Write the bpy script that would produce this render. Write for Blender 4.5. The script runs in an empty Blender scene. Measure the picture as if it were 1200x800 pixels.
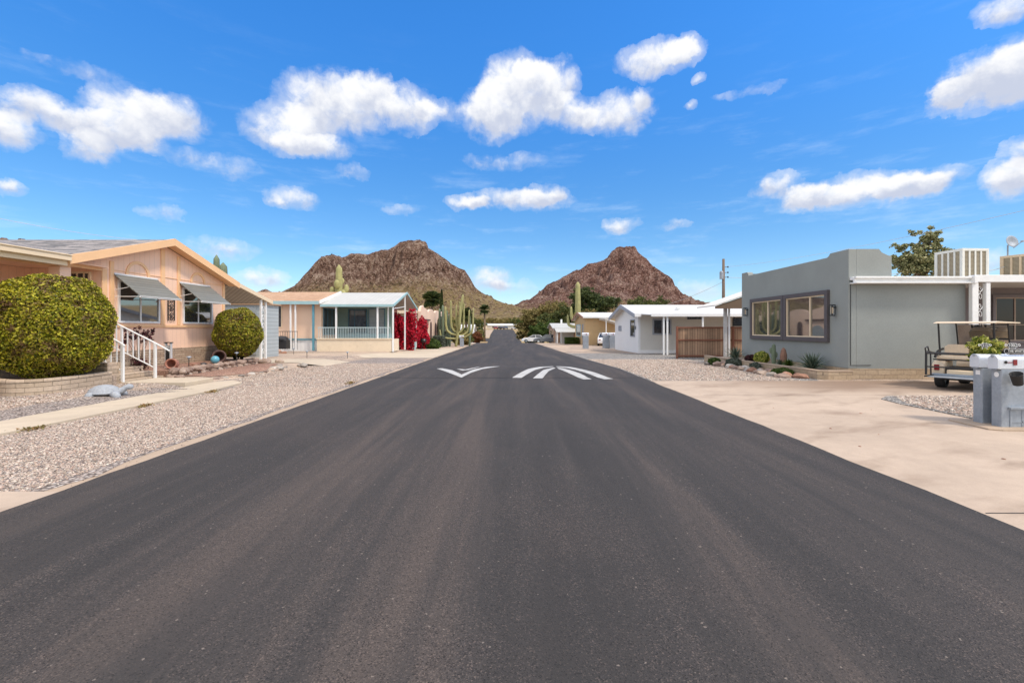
import bpy, bmesh, math, random
import numpy as np
from mathutils import Vector, Matrix, Euler, Quaternion
R = math.radians
rng = np.random.default_rng(7)
random.seed(7)
SC = bpy.context.scene
COL = SC.collection
# ------------------------------------------------------------------ camera
CZ = 1.6; F = 540.0; VX = 607.0; VY = 384.4
cd = bpy.data.cameras.new('camera'); cam = bpy.data.objects.new('camera', cd); COL.objects.link(cam)
cam.location = (0, 0, CZ); cam.rotation_euler = (R(90), 0, 0)
cd.sensor_width = 36; cd.lens = F/1200*36; cd.shift_x = -7/1200; cd.shift_y = -15.6/1200
cd.clip_start = 0.05; cd.clip_end = 6000
SC.camera = cam
SC.view_settings.view_transform = 'Standard'; SC.view_settings.look = 'None'
SC.view_settings.exposure = 0.55; SC.view_settings.gamma = 1
# ------------------------------------------------------------------ sun
SUN_EL, SUN_AZ = 57.0, 122.0
sv = Vector((math.sin(R(SUN_AZ))*math.cos(R(SUN_EL)), math.cos(R(SUN_AZ))*math.cos(R(SUN_EL)), math.sin(R(SUN_EL))))
sl = bpy.data.lights.new('sun', 'SUN'); sl.energy = 2.15; sl.angle = R(8); sl.color = (1.0, 0.90, 0.77)
so = bpy.data.objects.new('sun', sl); COL.objects.link(so)
so.rotation_euler = sv.to_track_quat('Z', 'Y').to_euler(); so.location = (20, -20, 40)
# ------------------------------------------------------------------ sky with clouds
W = bpy.data.worlds.new('World'); SC.world = W; W.use_nodes = True
wt = W.node_tree; wt.nodes.clear()
class G:
    """small node-graph helper"""
    def __init__(s, nt): s.nt = nt
    def n(s, t, **k):
        nd = s.nt.nodes.new(t)
        ins = k.pop('ins', {})
        for a, b in k.items(): setattr(nd, a, b)
        for a, b in ins.items():
            if hasattr(b, 'links') or isinstance(b, bpy.types.NodeSocket): s.nt.links.new(b, nd.inputs[a])
            else: nd.inputs[a].default_value = b
        return nd
    def m(s, op, a, b=0.0, c=0.0, clamp=False):
        nd = s.n('ShaderNodeMath', operation=op, use_clamp=clamp)
        for i, v in enumerate((a, b, c)):
            if isinstance(v, bpy.types.NodeSocket): s.nt.links.new(v, nd.inputs[i])
            else: nd.inputs[i].default_value = v
        return nd.outputs[0]
    def v(s, op, a, b=(0, 0, 0), c=None):
        nd = s.n('ShaderNodeVectorMath', operation=op)
        for i, q in enumerate((a, b)):
            if isinstance(q, bpy.types.NodeSocket): s.nt.links.new(q, nd.inputs[i])
            else: nd.inputs[i].default_value = q
        return nd
    def noise(s, vec, scale, detail=4, rough=.55, dist=0.0):
        return s.n('ShaderNodeTexNoise', ins={'Vector': vec, 'Scale': scale, 'Detail': detail, 'Roughness': rough, 'Distortion': dist})
    def ss(s, x, a, b, lo=0.0, hi=1.0):
        return s.n('ShaderNodeMapRange', interpolation_type='SMOOTHSTEP', ins={0: x, 1: a, 2: b, 3: lo, 4: hi}).outputs[0]
    def lin(s, x, a, b, lo=0.0, hi=1.0):
        return s.n('ShaderNodeMapRange', ins={0: x, 1: a, 2: b, 3: lo, 4: hi}).outputs[0]
    def mix(s, f, a, b, mode='MIX'):
        nd = s.n('ShaderNodeMix', data_type='RGBA', blend_type=mode)
        for i, q in ((0, f), (6, a), (7, b)):
            if isinstance(q, bpy.types.NodeSocket): s.nt.links.new(q, nd.inputs[i])
            elif i == 0: nd.inputs[0].default_value = q
            else: nd.inputs[i].default_value = (*q[:3], 1)
        return nd.outputs[2]
    def ramp(s, f, stops, interp='LINEAR'):
        nd = s.n('ShaderNodeValToRGB', ins={0: f}); cr = nd.color_ramp; cr.interpolation = interp
        while len(cr.elements) < len(stops): cr.elements.new(.5)
        for e, (p, c) in zip(cr.elements, stops): e.position = p; e.color = (*c[:3], 1)
        return nd.outputs[0]
    def link(s, a, b): s.nt.links.new(a, b)
g = G(wt)
SKY = g.n('ShaderNodeTexSky', sky_type='NISHITA', sun_disc=False, sun_elevation=R(SUN_EL), sun_rotation=R(SUN_AZ),
          altitude=700, air_density=1.0, dust_density=0.6, ozone_density=2.6)
hs = g.n('ShaderNodeHueSaturation', ins={'Hue': .497, 'Saturation': 1.30, 'Value': 1.28, 'Color': SKY.outputs[0]})
D = g.n('ShaderNodeTexCoord').outputs['Generated']
sep = g.n('ShaderNodeSeparateXYZ', ins={0: D})
az = g.m('ARCTAN2', sep.outputs[0], sep.outputs[1]); el = g.m('ARCSINE', sep.outputs[2])
P0 = g.n('ShaderNodeCombineXYZ', ins={0: az, 1: el}).outputs[0]
wn = g.noise(P0, 9, 5, .6); wn2 = g.noise(P0, 30, 5, .6)
w1 = g.v('MULTIPLY', g.v('SUBTRACT', wn.outputs['Color'], (.5, .5, .5)).outputs[0], (.055, .040, 0)).outputs[0]
w2 = g.v('MULTIPLY', g.v('SUBTRACT', wn2.outputs['Color'], (.5, .5, .5)).outputs[0], (.036, .028, 0)).outputs[0]
P1 = g.v('ADD', g.v('ADD', P0, w1).outputs[0], w2).outputs[0]
blobs = [  # apparent centre, half width, half height, weight
 (45,128,64,20,1),(8,152,40,22,1),(150,140,58,34,1.1),(200,136,46,26,1),(105,175,32,20,.9),(125,155,55,22,1),
 (14,220,20,12,1),(190,250,26,9,.55),(250,190,60,13,.45),(255,290,50,14,.6),(310,326,34,13,.7),
 (395,122,66,34,1.1),(432,105,30,20,1.1),(340,150,52,28,1),(480,128,40,24,1),(512,128,30,12,.6),(370,172,44,14,.9),
 (605,112,50,38,1.2),(640,95,38,24,1.2),(578,130,38,30,1.1),(722,132,42,22,1),(752,112,14,12,.7),(668,132,34,20,.95),
 (772,68,52,17,1),(805,57,26,13,.9),(342,232,32,13,.9),(604,235,66,12,.9),(638,227,26,11,.9),(548,236,24,8,.8),
 (590,188,46,9,.5),(412,202,20,8,.5),(730,263,23,9,.8),(790,265,22,5,.5),(822,92,9,6,.6),(811,124,10,7,.6),
 (1005,222,110,19,1),(908,216,30,14,.9),(1072,213,48,16,1),(955,228,40,15,.9),
 (1150,96,64,32,1.15),(1188,84,36,38,1.1),(1112,116,26,18,1),(1182,8,42,16,1),(1182,212,32,24,1.1),(1196,180,22,18,.8),
 (572,328,28,16,.8),(600,336,30,8,.5),(820,338,30,11,.55),(1158,304,24,16,.7),(880,108,40,6,.35),(90,80,60,10,.28),(470,245,20,6,.4)]
field = None; ysum = None; wsum = None
for (bx, by, rx, ry, w) in blobs:
    a = math.atan((bx-VX)/F); e = math.atan((VY-by)/F*math.cos(a))
    k = math.cos(a)**2; ra = rx*1.16/F*k; re = ry*1.12/F*math.cos(a)
    d = g.v('MULTIPLY', g.v('SUBTRACT', P1, (a, e, 0)).outputs[0], (1/ra, 1/re, 0)).outputs[0]
    q = g.m('MULTIPLY', g.m('SUBTRACT', 1.0, g.v('DOT_PRODUCT', d, d).outputs['Value']), w)
    q = g.m('MAXIMUM', q, 0.0)
    yl = g.m('MULTIPLY', q, g.n('ShaderNodeSeparateXYZ', ins={0: d}).outputs[1])
    field = q if field is None else g.m('ADD', field, q)
    ysum = yl if ysum is None else g.m('ADD', ysum, yl)
fn = g.noise(P0, 26, 9, .62, .3)
dens = g.m('ADD', g.m('MINIMUM', field, 1.15), g.m('MULTIPLY', g.m('SUBTRACT', fn.outputs[0], .5), 1.5))
m_main = g.m('MULTIPLY', g.ss(dens, .12, 1.12), g.ss(field, 0.0, .22))
m_halo = g.m('MULTIPLY', g.m('MULTIPLY', g.ss(g.m('ADD', dens, g.m('MULTIPLY', g.m('SUBTRACT', wn.outputs[0], .5), 2.0)), -.2, .9), .42), g.ss(field, 0.0, .12))
m_near = g.m('MAXIMUM', m_main, m_halo)
# unseen clouds over the rest of the dome, added as soft fill light
back = g.m('MAXIMUM', g.ss(g.m('ABSOLUTE', az), .95, 1.25), g.ss(el, .68, .95))
gn = g.noise(D, 2.2, 8, .6, .2)
m_back = g.m('MULTIPLY', g.m('MULTIPLY', g.ss(gn.outputs[0], .38, .54), back), g.ss(el, .03, .25))
mask = g.m('MAXIMUM', m_near, g.m('MULTIPLY', m_back, .9))
shade = g.m('DIVIDE', ysum, g.m('ADD', field, .05))
sh = g.ss(g.m('ADD', shade, g.m('ADD', g.m('MULTIPLY', g.m('SUBTRACT', wn2.outputs[0], .5), .9), g.m('MULTIPLY', g.m('SUBTRACT', wn.outputs[0], .5), 2.2))), -.50, .30)
sh = g.m('MAXIMUM', sh, g.m('MULTIPLY', g.m('SUBTRACT', 1.0, field, clamp=True), .6))
thin = g.ss(mask, .1, .9)
wisp = g.noise(g.v('MULTIPLY', P0, (3, 14, 1)).outputs[0], 1.6, 6, .65)
wm = g.m('MULTIPLY', g.ss(wisp.outputs[0], .5, .78), g.ss(el, .6, .05, 0, .38))
ccol = g.mix(sh, (4.5, 4.9, 6.0), (7.5, 7.55, 7.7))
ccol = g.mix(m_back, ccol, (13.5, 12.9, 12.0))  # unseen clouds set brighter than the visible ones, for neutral fill
gain = g.mix(g.ss(el, .12, .62), (.92, .95, 1.0), (1.0, 1.34, 1.62))
skyc = g.mix(1.0, hs.outputs[0], gain, 'MULTIPLY')
c1 = g.mix(wm, skyc, (6.4, 7.6, 8.8))
c2 = g.mix(mask, c1, ccol)
bg = g.n('ShaderNodeBackground', ins={0: c2, 1: .092})
wo = g.n('ShaderNodeOutputWorld'); g.link(bg.outputs[0], wo.inputs[0])

# ------------------------------------------------------------------ helpers
def s2l(c):
    return tuple((x/12.92 if x <= .04045 else ((x+.055)/1.055)**2.4) for x in (v/255 for v in c))
def setp(o, label=None, cat=None, group=None, kind=None):
    if label: o['label'] = label
    if cat: o['category'] = cat
    if group: o['group'] = group
    if kind: o['kind'] = kind
    return o
def thing(name, label, cat, loc=(0, 0, 0), rz=0, group=None):
    o = bpy.data.objects.new(name, None); COL.objects.link(o); o.empty_display_size = .2
    o.location = loc; o.rotation_euler = (0, 0, rz)
    return setp(o, label, cat, group)
def wloc(o):
    v = Vector((0, 0, 0))
    while o is not None: v += o.location; o = o.parent
    return v
def meshobj(name, V, Fc, mat, parent=None, smooth=False, loc=None, local=False, mats=None, midx=None):
    """V in world coordinates unless local; things that use it with world coordinates are unrotated"""
    me = bpy.data.meshes.new(name)
    V = np.asarray(V, dtype=float).reshape(-1, 3)
    off = np.zeros(3)
    if not local:
        if parent is not None: off = np.array(wloc(parent))
        elif loc is not None: off = np.array(loc)
    V = V - off
    if isinstance(Fc, np.ndarray):
        n, k = Fc.shape
        me.vertices.add(len(V)); me.vertices.foreach_set('co', V.ravel())
        me.loops.add(n*k); me.loops.foreach_set('vertex_index', Fc.ravel().astype(np.int32))
        me.polygons.add(n); me.polygons.foreach_set('loop_start', np.arange(0, n*k, k, dtype=np.int32))
        me.polygons.foreach_set('loop_total', np.full(n, k, dtype=np.int32))
        me.update(calc_edges=True)
    else:
        me.from_pydata([tuple(v) for v in V], [], Fc); me.update()
    if mats:
        for m in mats: me.materials.append(m)
        if midx is not None: me.polygons.foreach_set('material_index', midx)
    else: me.materials.append(mat)
    if smooth: me.polygons.foreach_set('use_smooth', [True]*len(me.polygons))
    o = bpy.data.objects.new(name, me); COL.objects.link(o)
    if parent is not None: o.parent = parent
    elif loc is not None: o.location = loc
    return o
class MB:
    def __init__(s): s.v = []; s.f = []
    def add(s, vs, fs):
        b = len(s.v); s.v += [tuple(p) for p in vs]; s.f += [tuple(i+b for i in q) for q in fs]; return s
    def box(s, x0, x1, y0, y1, z0, z1, M=None):
        vs = [Vector(p) for p in ((x0,y0,z0),(x1,y0,z0),(x1,y1,z0),(x0,y1,z0),(x0,y0,z1),(x1,y0,z1),(x1,y1,z1),(x0,y1,z1))]
        if M is not None: vs = [M @ p for p in vs]
        return s.add(vs, [(0,3,2,1),(4,5,6,7),(0,1,5,4),(1,2,6,5),(2,3,7,6),(3,0,4,7)])
    def quad(s, a, b, c, d): return s.add((a, b, c, d), [(0,1,2,3)])
    def prism(s, poly, d):
        """poly: list of 3D points (planar), d: extrusion vector"""
        n = len(poly); d = Vector(d); P = [Vector(p) for p in poly]
        return s.add(P+[p+d for p in P], [tuple(range(n))[::-1], tuple(range(n, 2*n))]+[(i, (i+1) % n, (i+1) % n+n, i+n) for i in range(n)])
    def tube(s, pts, r, n=8, caps=True, ribs=0, ribd=0.0):
        P = [Vector(p) for p in pts]; rr = r if isinstance(r, (list, tuple)) else [r]*len(P)
        b = len(s.v); up = Vector((0, 0, 1)); prev = None
        for i, p in enumerate(P):
            t = (P[min(i+1, len(P)-1)]-P[max(i-1, 0)]).normalized()
            if prev is None:
                ref = up if abs(t.z) < .9 else Vector((1, 0, 0)); a = t.cross(ref).normalized()
            else: a = (prev-t*prev.dot(t)).normalized()
            prev = a; c = t.cross(a)
            for k in range(n):
                an = 2*math.pi*k/n; q = rr[i]*(1+(ribd*math.cos(ribs*an) if ribs else 0))
                v = p+(a*math.cos(an)+c*math.sin(an))*q; s.v.append(tuple(v))
        m = len(P)
        for i in range(m-1):
            for k in range(n):
                s.f.append((b+i*n+k, b+i*n+(k+1) % n, b+(i+1)*n+(k+1) % n, b+(i+1)*n+k))
        if caps: s.f.append(tuple(b+k for k in range(n))[::-1]); s.f.append(tuple(b+(m-1)*n+k for k in range(n)))
        return s
    def cyl(s, c, r, h, n=16, ax='Z', r2=None):
        c = Vector(c); d = {'X': Vector((1,0,0)), 'Y': Vector((0,1,0)), 'Z': Vector((0,0,1))}[ax]*h
        return s.tube([c, c+d], [r, r if r2 is None else r2], n)
    def lathe(s, c, prof, n=20, M=None):
        b = len(s.v)
        for (r, z) in prof:
            for k in range(n):
                a = 2*math.pi*k/n; v = Vector((r*math.cos(a), r*math.sin(a), z))
                if M is not None: v = M @ v
                s.v.append(tuple(v+Vector(c)))
        for i in range(len(prof)-1):
            for k in range(n): s.f.append((b+i*n+k, b+i*n+(k+1) % n, b+(i+1)*n+(k+1) % n, b+(i+1)*n+k))
        return s
    def build(s, name, mat, parent=None, smooth=False, bevel=0, local=False, loc=None, angle=None):
        o = meshobj(name, s.v, s.f, mat, parent, smooth, loc, local)
        if bevel:
            m = o.modifiers.new('b', 'BEVEL'); m.width = bevel; m.segments = 2; m.limit_method = 'ANGLE'; m.angle_limit = R(40)
        return o
def copy_tree(o, parent=None):
    c = o.copy(); COL.objects.link(c)
    if parent is not None: c.parent = parent
    for ch in list(o.children): copy_tree(ch, c)
    return c
def onX(px, y, X):
    Y = X*F/(px-VX); return (X, Y, CZ+(VY-y)*Y/F)
def onY(px, y, Y): return ((px-VX)*Y/F, Y, CZ+(VY-y)*Y/F)
# ------------------------------------------------------------------ terrain profile
_ps = [(-40,0),(18,0),(24.5,-.09),(40,-.3),(67.8,-.58),(74,-.80),(80,-1.08),(95,-1.95),(108,-2.15),(119,-1.8),(150,-.45),(189,.7),(230,1.25),(300,2.4),(420,7),(560,15),(760,32),(900,46),(1200,48),(3200,50)]
YS = np.unique(np.concatenate([np.arange(-30, 60, .5), np.arange(60, 240, 1.0), np.arange(240, 1000, 12.0), np.arange(1000, 3300, 100.0)]))
PZ = np.interp(YS, [a for a, b in _ps], [b for a, b in _ps])
_k = np.array([1,2,3,2,1])/9; _pp = np.convolve(np.pad(PZ, 2, 'edge'), _k, 'valid'); PZ = np.where((YS < 225) & (YS > 20), _pp, PZ)
def prof(y): return float(np.interp(y, YS, PZ))
def sst(a, b, x): t = min(1, max(0, (x-a)/(b-a))); return t*t*(3-2*t)
def gz(x, y):
    z = prof(y)
    if y < 70 and x < -8.8: z += .14*sst(8.8, 9.5, -x)*(1-sst(32, 60, y))
    return z
# road edges
_rs = [(-30,-4.43,3.98),(18,-4.45,3.96),(24.5,-4.7,3.67),(40,-5.2,3.26),(67.8,-6.0,2.4),(95,-6.9,1.5),(119,-7.7,.77),(150,-8.9,-.5),(189,-10.15,-1.75),(215,-11.0,-2.6)]
def redge(y):
    a = [r[0] for r in _rs]; return float(np.interp(y, a, [r[1] for r in _rs])), float(np.interp(y, a, [r[2] for r in _rs]))
HY0, HY1 = 14.7, 19.6
def hump(y): return .085*math.sin(math.pi*(y-HY0)/(HY1-HY0))**.8 if HY0 < y < HY1 else 0.0
def roadz(x, y):
    l, r = redge(y); e = min(1, max(0, (x-l)/.6))*min(1, max(0, (r-x)/.6))
    return prof(y)+.022+hump(y)*e
# ------------------------------------------------------------------ materials
MT = {}
def newmat(name):
    m = bpy.data.materials.new(name); m.use_nodes = True; nt = m.node_tree; nt.nodes.clear(); h = G(nt)
    b = h.n('ShaderNodeBsdfPrincipled'); o = h.n('ShaderNodeOutputMaterial'); h.link(b.outputs[0], o.inputs[0])
    MT[name] = m
    return m, h, b
def setc(h, b, col):
    if isinstance(col, bpy.types.NodeSocket): h.link(col, b.inputs['Base Color'])
    else: b.inputs['Base Color'].default_value = (*col[:3], 1)
def bump(h, b, height, st=.3, dist=.01):
    n = h.n('ShaderNodeBump', ins={'Strength': st, 'Distance': dist, 'Height': height}); h.link(n.outputs[0], b.inputs['Normal'])
def sc(c, f): return tuple(min(1, x*f) for x in c)
def surf(name, col, rough=.75, var=.12, vs=1.5, fv=.08, fs=30, bp=.15, bs=60, bd=.004, metal=0, dirt=None, spec=None):
    """plain painted / plastered surface: slow and fine colour variation, fine relief, optional dirt patches"""
    m, h, b = newmat(name)
    tc = h.n('ShaderNodeTexCoord').outputs['Object']
    n1 = h.noise(tc, vs, 6, .6).outputs[0]; n2 = h.noise(tc, fs, 4, .6).outputs[0]
    f = h.m('ADD', h.lin(n1, .3, .7, -var, var), h.lin(n2, .3, .7, -fv, fv))
    c = h.v('SCALE', (0, 0, 0)); c.inputs[0].default_value = col
    h.link(h.m('ADD', f, 1.0), c.inputs['Scale']); cc = c.outputs[0]
    if dirt:
        dn = h.noise(tc, vs*2.3, 7, .7).outputs[0]
        cc = h.mix(h.ss(dn, .52, .72, 0, dirt[1]), cc, dirt[0])
    setc(h, b, cc); b.inputs['Roughness'].default_value = rough; b.inputs['Metallic'].default_value = metal
    if spec is not None: b.inputs['Specular IOR Level'].default_value = spec
    if bp: bump(h, b, h.noise(tc, bs, 5, .6).outputs[0], bp, bd)
    return m
def grooved(name, col, axis='Y', pitch=.2, gw=.06, rough=.7, var=.08, dark=.55, st=.6, horizontal=False, metal=0, wob=0.0):
    """vertical (or horizontal) board or rib pattern cut into a flat panel"""
    m, h, b = newmat(name)
    tc = h.n('ShaderNodeTexCoord').outputs['Object']; s = h.n('ShaderNodeSeparateXYZ', ins={0: tc})
    u = s.outputs[2] if horizontal else (h.m('ADD', s.outputs[0], s.outputs[1]) if axis == 'XY' else s.outputs['XYZ'.index(axis)])
    fr = h.m('FRACT', h.m('DIVIDE', u, pitch)); e = h.m('MINIMUM', fr, h.m('SUBTRACT', 1.0, fr))
    gr = h.ss(e, gw*.35, gw)
    idn = h.n('ShaderNodeTexWhiteNoise', noise_dimensions='1D', ins={'W': h.m('FLOOR', h.m('DIVIDE', u, pitch))}).outputs[0]
    n1 = h.noise(tc, 1.3, 6, .6).outputs[0]; n2 = h.noise(tc, 25, 4, .6).outputs[0]
    f = h.m('ADD', h.m('ADD', h.lin(n1, .3, .7, 1-var, 1+var), h.lin(n2, .3, .7, -.04, .04)), h.lin(idn, 0, 1, -wob, wob))
    c = h.v('SCALE', (0, 0, 0)); c.inputs[0].default_value = col; h.link(f, c.inputs['Scale'])
    setc(h, b, h.mix(gr, sc(col, dark), c.outputs[0])); b.inputs['Roughness'].default_value = rough; b.inputs['Metallic'].default_value = metal
    bump(h, b, gr, st, .012)
    return m
def bricks(name, c1, c2, mortar, bw=.4, bh=.1, ms=.008, along='XY', rough=.85, off=.5, var=.2):
    m, h, b = newmat(name)
    tc = h.n('ShaderNodeTexCoord').outputs['Object']; s = h.n('ShaderNodeSeparateXYZ', ins={0: tc})
    u = h.m('ADD', s.outputs[0], s.outputs[1]) if along == 'XY' else s.outputs['XYZ'.index(along)]
    p = h.n('ShaderNodeCombineXYZ', ins={0: u, 1: s.outputs[2]}).outputs[0]
    p = h.v('ADD', p, h.v('SCALE', h.noise(tc, 9, 3).outputs['Color']).outputs[0]); p.inputs[1].default_value = (0, 0, 0)
    wv = h.v('MULTIPLY', h.v('SUBTRACT', h.noise(tc, 8, 4, .6).outputs['Color'], (.5, .5, .5)).outputs[0], (.03, .014, 0)).outputs[0]
    h.link(wv, p.inputs[1])
    bt = h.n('ShaderNodeTexBrick', offset=off, ins={'Vector': p.outputs[0], 'Color1': (*c1, 1), 'Color2': (*c2, 1), 'Mortar': (*mortar, 1), 'Scale': 1.0,
        'Mortar Size': ms, 'Mortar Smooth': .3, 'Bias': 0.0, 'Brick Width': bw, 'Row Height': bh})
    n1 = h.noise(tc, 14, 6, .7).outputs[0]
    f = h.lin(n1, .25, .75, 1-var, 1+var)
    c = h.v('SCALE', bt.outputs['Color']); h.link(bt.outputs['Color'], c.inputs[0]); h.link(f, c.inputs['Scale'])
    setc(h, b, c.outputs[0]); b.inputs['Roughness'].default_value = rough
    hh = h.m('ADD', h.m('MULTIPLY', h.m('SUBTRACT', 1.0, bt.outputs['Fac']), 1.0), h.m('MULTIPLY', h.noise(tc, 45, 5, .7).outputs[0], .5))
    bump(h, b, hh, .8, .012)
    return m
def leafmat(name, cols, rough=.55, trans=.25, patch=None, ps=1.2):
    """random tint per leaf; patch: (colour, amount) dead or bare patches"""
    m, h, b = newmat(name)
    geo = h.n('ShaderNodeNewGeometry'); tc = h.n('ShaderNodeTexCoord').outputs['Object']
    r = geo.outputs['Random Per Island']
    n = len(cols); c = h.ramp(r, [(i/(n-1), q) for i, q in enumerate(cols)])
    if patch:
        pn = h.noise(tc, ps, 5, .6).outputs[0]
        c = h.mix(h.m('MULTIPLY', h.ss(pn, .5, .66), h.m('MULTIPLY', h.m('GREATER_THAN', h.m('FRACT', h.m('MULTIPLY', r, 7.31)), 1-patch[1]), 1.0)), c, patch[0])
    setc(h, b, c); b.inputs['Roughness'].default_value = rough
    b.inputs['Specular IOR Level'].default_value = .3
    if trans:
        t = h.n('ShaderNodeBsdfTranslucent'); h.link(c, t.inputs[0])
        mx = h.n('ShaderNodeMixShader', ins={0: trans, 1: b.outputs[0], 2: t.outputs[0]})
        out = [x for x in h.nt.nodes if x.type == 'OUTPUT_MATERIAL'][0]; h.link(mx.outputs[0], out.inputs[0])
    return m
# --- asphalt
m, h, b = newmat('asphalt')
tc = h.n('ShaderNodeTexCoord').outputs['Object']
st = h.v('MULTIPLY', tc, (1.15, .05, 1)).outputs[0]
lane = h.noise(st, 1.0, 5, .6, .4).outputs[0]
lane2 = h.noise(h.v('MULTIPLY', tc, (2.0, .14, 1)).outputs[0], 1.0, 6, .7, .6).outputs[0]
big = h.noise(tc, .35, 6, .6, .3).outputs[0]
base = h.ramp(h.m('ADD', h.m('MULTIPLY', lane, .6), h.m('MULTIPLY', lane2, .4)), [(.40, (.035, .0315, .0300)), (.475, (.041, .0365, .0345)), (.535, (.052, .0445, .0410)), (.61, (.076, .0605, .0525))])
base = h.mix(h.ss(big, .45, .7, 0, .55), base, (.058, .047, .042))
vo = h.n('ShaderNodeTexVoronoi', ins={'Vector': tc, 'Scale': 150.0}); vd = h.n('ShaderNodeTexVoronoi', ins={'Vector': tc, 'Scale': 85.0})
agg = h.n('ShaderNodeSeparateColor', ins={0: vo.outputs['Color']}).outputs[0]
ag2 = h.n('ShaderNodeSeparateColor', ins={0: vd.outputs['Color']}).outputs[0]
amt = h.ss(h.m('ADD', h.m('MULTIPLY', lane2, .6), h.m('MULTIPLY', big, .4)), .42, .58, .25, 1)
c = h.v('SCALE', base); h.link(base, c.inputs[0]); h.link(h.lin(h.m('MULTIPLY', h.m('SUBTRACT', agg, .5), amt), -.5, .5, .62, 1.38), c.inputs['Scale'])
cc = h.mix(h.m('MULTIPLY', h.m('GREATER_THAN', agg, .92), h.m('MULTIPLY', amt, .5)), c.outputs[0], (.16, .12, .10))
cc = h.mix(h.m('MULTIPLY', h.m('LESS_THAN', agg, .10), .5), cc, (.012, .011, .011))
cc = h.mix(h.m('MULTIPLY', h.m('GREATER_THAN', ag2, .9982), .5), cc, (.30, .25, .21))
setc(h, b, cc); b.inputs['Roughness'].default_value = .86; b.inputs['Specular IOR Level'].default_value = .35
bump(h, b, h.m('ADD', vo.outputs['Distance'], h.m('MULTIPLY', h.noise(tc, 30, 4).outputs[0], .6)), .5, .006)
# --- gravel ground
def gravelmat(name, cells, soil, scale=34, mixs=(.45, .6), far=None):
    m, h, b = newmat(name)
    tc = h.n('ShaderNodeTexCoord').outputs['Object']
    p = h.v('ADD', tc, h.v('MULTIPLY', h.noise(tc, 20, 2).outputs['Color'], (.02, .02, 0)).outputs[0]).outputs[0]
    vo = h.n('ShaderNodeTexVoronoi', ins={'Vector': p, 'Scale': float(scale)})
    r = h.n('ShaderNodeSeparateColor', ins={0: vo.outputs['Color']}).outputs[0]
    c = h.ramp(r, [(i/(len(cells)-1), q) for i, q in enumerate(cells)], 'LINEAR')
    ed = h.ss(vo.outputs['Distance'], .25, .75, 1.0, .32)
    cv = h.v('SCALE', c); h.link(c, cv.inputs[0]); h.link(ed, cv.inputs['Scale'])
    big = h.noise(tc, .22, 7, .62, .4).outputs[0]; med = h.noise(tc, 1.7, 6, .65).outputs[0]
    k = h.ss(h.m('ADD', h.m('MULTIPLY', big, .65), h.m('MULTIPLY', med, .35)), mixs[0], mixs[1])
    sv_ = h.v('SCALE', (0, 0, 0)); sv_.inputs[0].default_value = soil; h.link(h.lin(h.noise(tc, 12, 6, .7).outputs[0], .2, .8, .72, 1.25), sv_.inputs['Scale'])
    out = h.mix(k, cv.outputs[0], sv_.outputs[0])
    if far:
        sp = h.n('ShaderNodeSeparateXYZ', ins={0: tc})
        fb = h.noise(tc, .09, 8, .7).outputs[0]
        fc = h.ramp(fb, [(.35, far[0]), (.5, far[1]), (.62, far[2])])
        out = h.mix(h.ss(sp.outputs[1], 60, 110), out, fc)
    setc(h, b, out); b.inputs['Roughness'].default_value = .92; b.inputs['Specular IOR Level'].default_value = .2
    bump(h, b, h.m('SUBTRACT', 1.0, vo.outputs['Distance']), .6, .012)
    return m
GC = [(.16,.13,.115), (.42,.35,.31), (.30,.26,.24), (.50,.42,.37), (.24,.20,.185), (.47,.37,.31), (.60,.54,.49), (.34,.26,.22)]
gravelmat('gravel_pale', GC, (.43, .33, .245), 32, (.52, .66))
gravelmat('ground_dirt', [(.30,.23,.19), (.50,.40,.32), (.42,.34,.29), (.56,.45,.36), (.36,.28,.23)], (.50, .38, .285), 26, (.40, .60),
          far=((.30, .20, .10), (.40, .29, .15), (.16, .15, .06)))
gravelmat('gravel_grey', [(.12,.11,.10), (.32,.30,.28), (.24,.225,.21), (.50,.47,.43), (.19,.17,.16), (.60,.57,.53), (.38,.34,.31)], (.30, .26, .22), 24, (.62, .8))
gravelmat('gravel_red', [(.34,.17,.12), (.50,.30,.22), (.42,.23,.17), (.56,.38,.29), (.28,.15,.11)], (.45, .27, .19), 40, (.5, .7))
# --- stones (instances): colour per stone
m, h, b = newmat('pebble')
oi = h.n('ShaderNodeObjectInfo').outputs['Random']; tc = h.n('ShaderNodeTexCoord').outputs['Object']
c = h.ramp(oi, [(0, (.12,.09,.07)), (.18, (.46,.365,.285)), (.34, (.22,.17,.145)), (.5, (.56,.445,.37)), (.62, (.38,.245,.185)), (.78, (.66,.55,.46)), (.9, (.26,.23,.20)), (1, (.76,.68,.57))])
cv = h.v('SCALE', c); h.link(c, cv.inputs[0]); h.link(h.lin(h.noise(tc, 1.5, 4).outputs[0], .3, .7, .82, 1.15), cv.inputs['Scale'])
setc(h, b, cv.outputs[0]); b.inputs['Roughness'].default_value = .85
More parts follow.
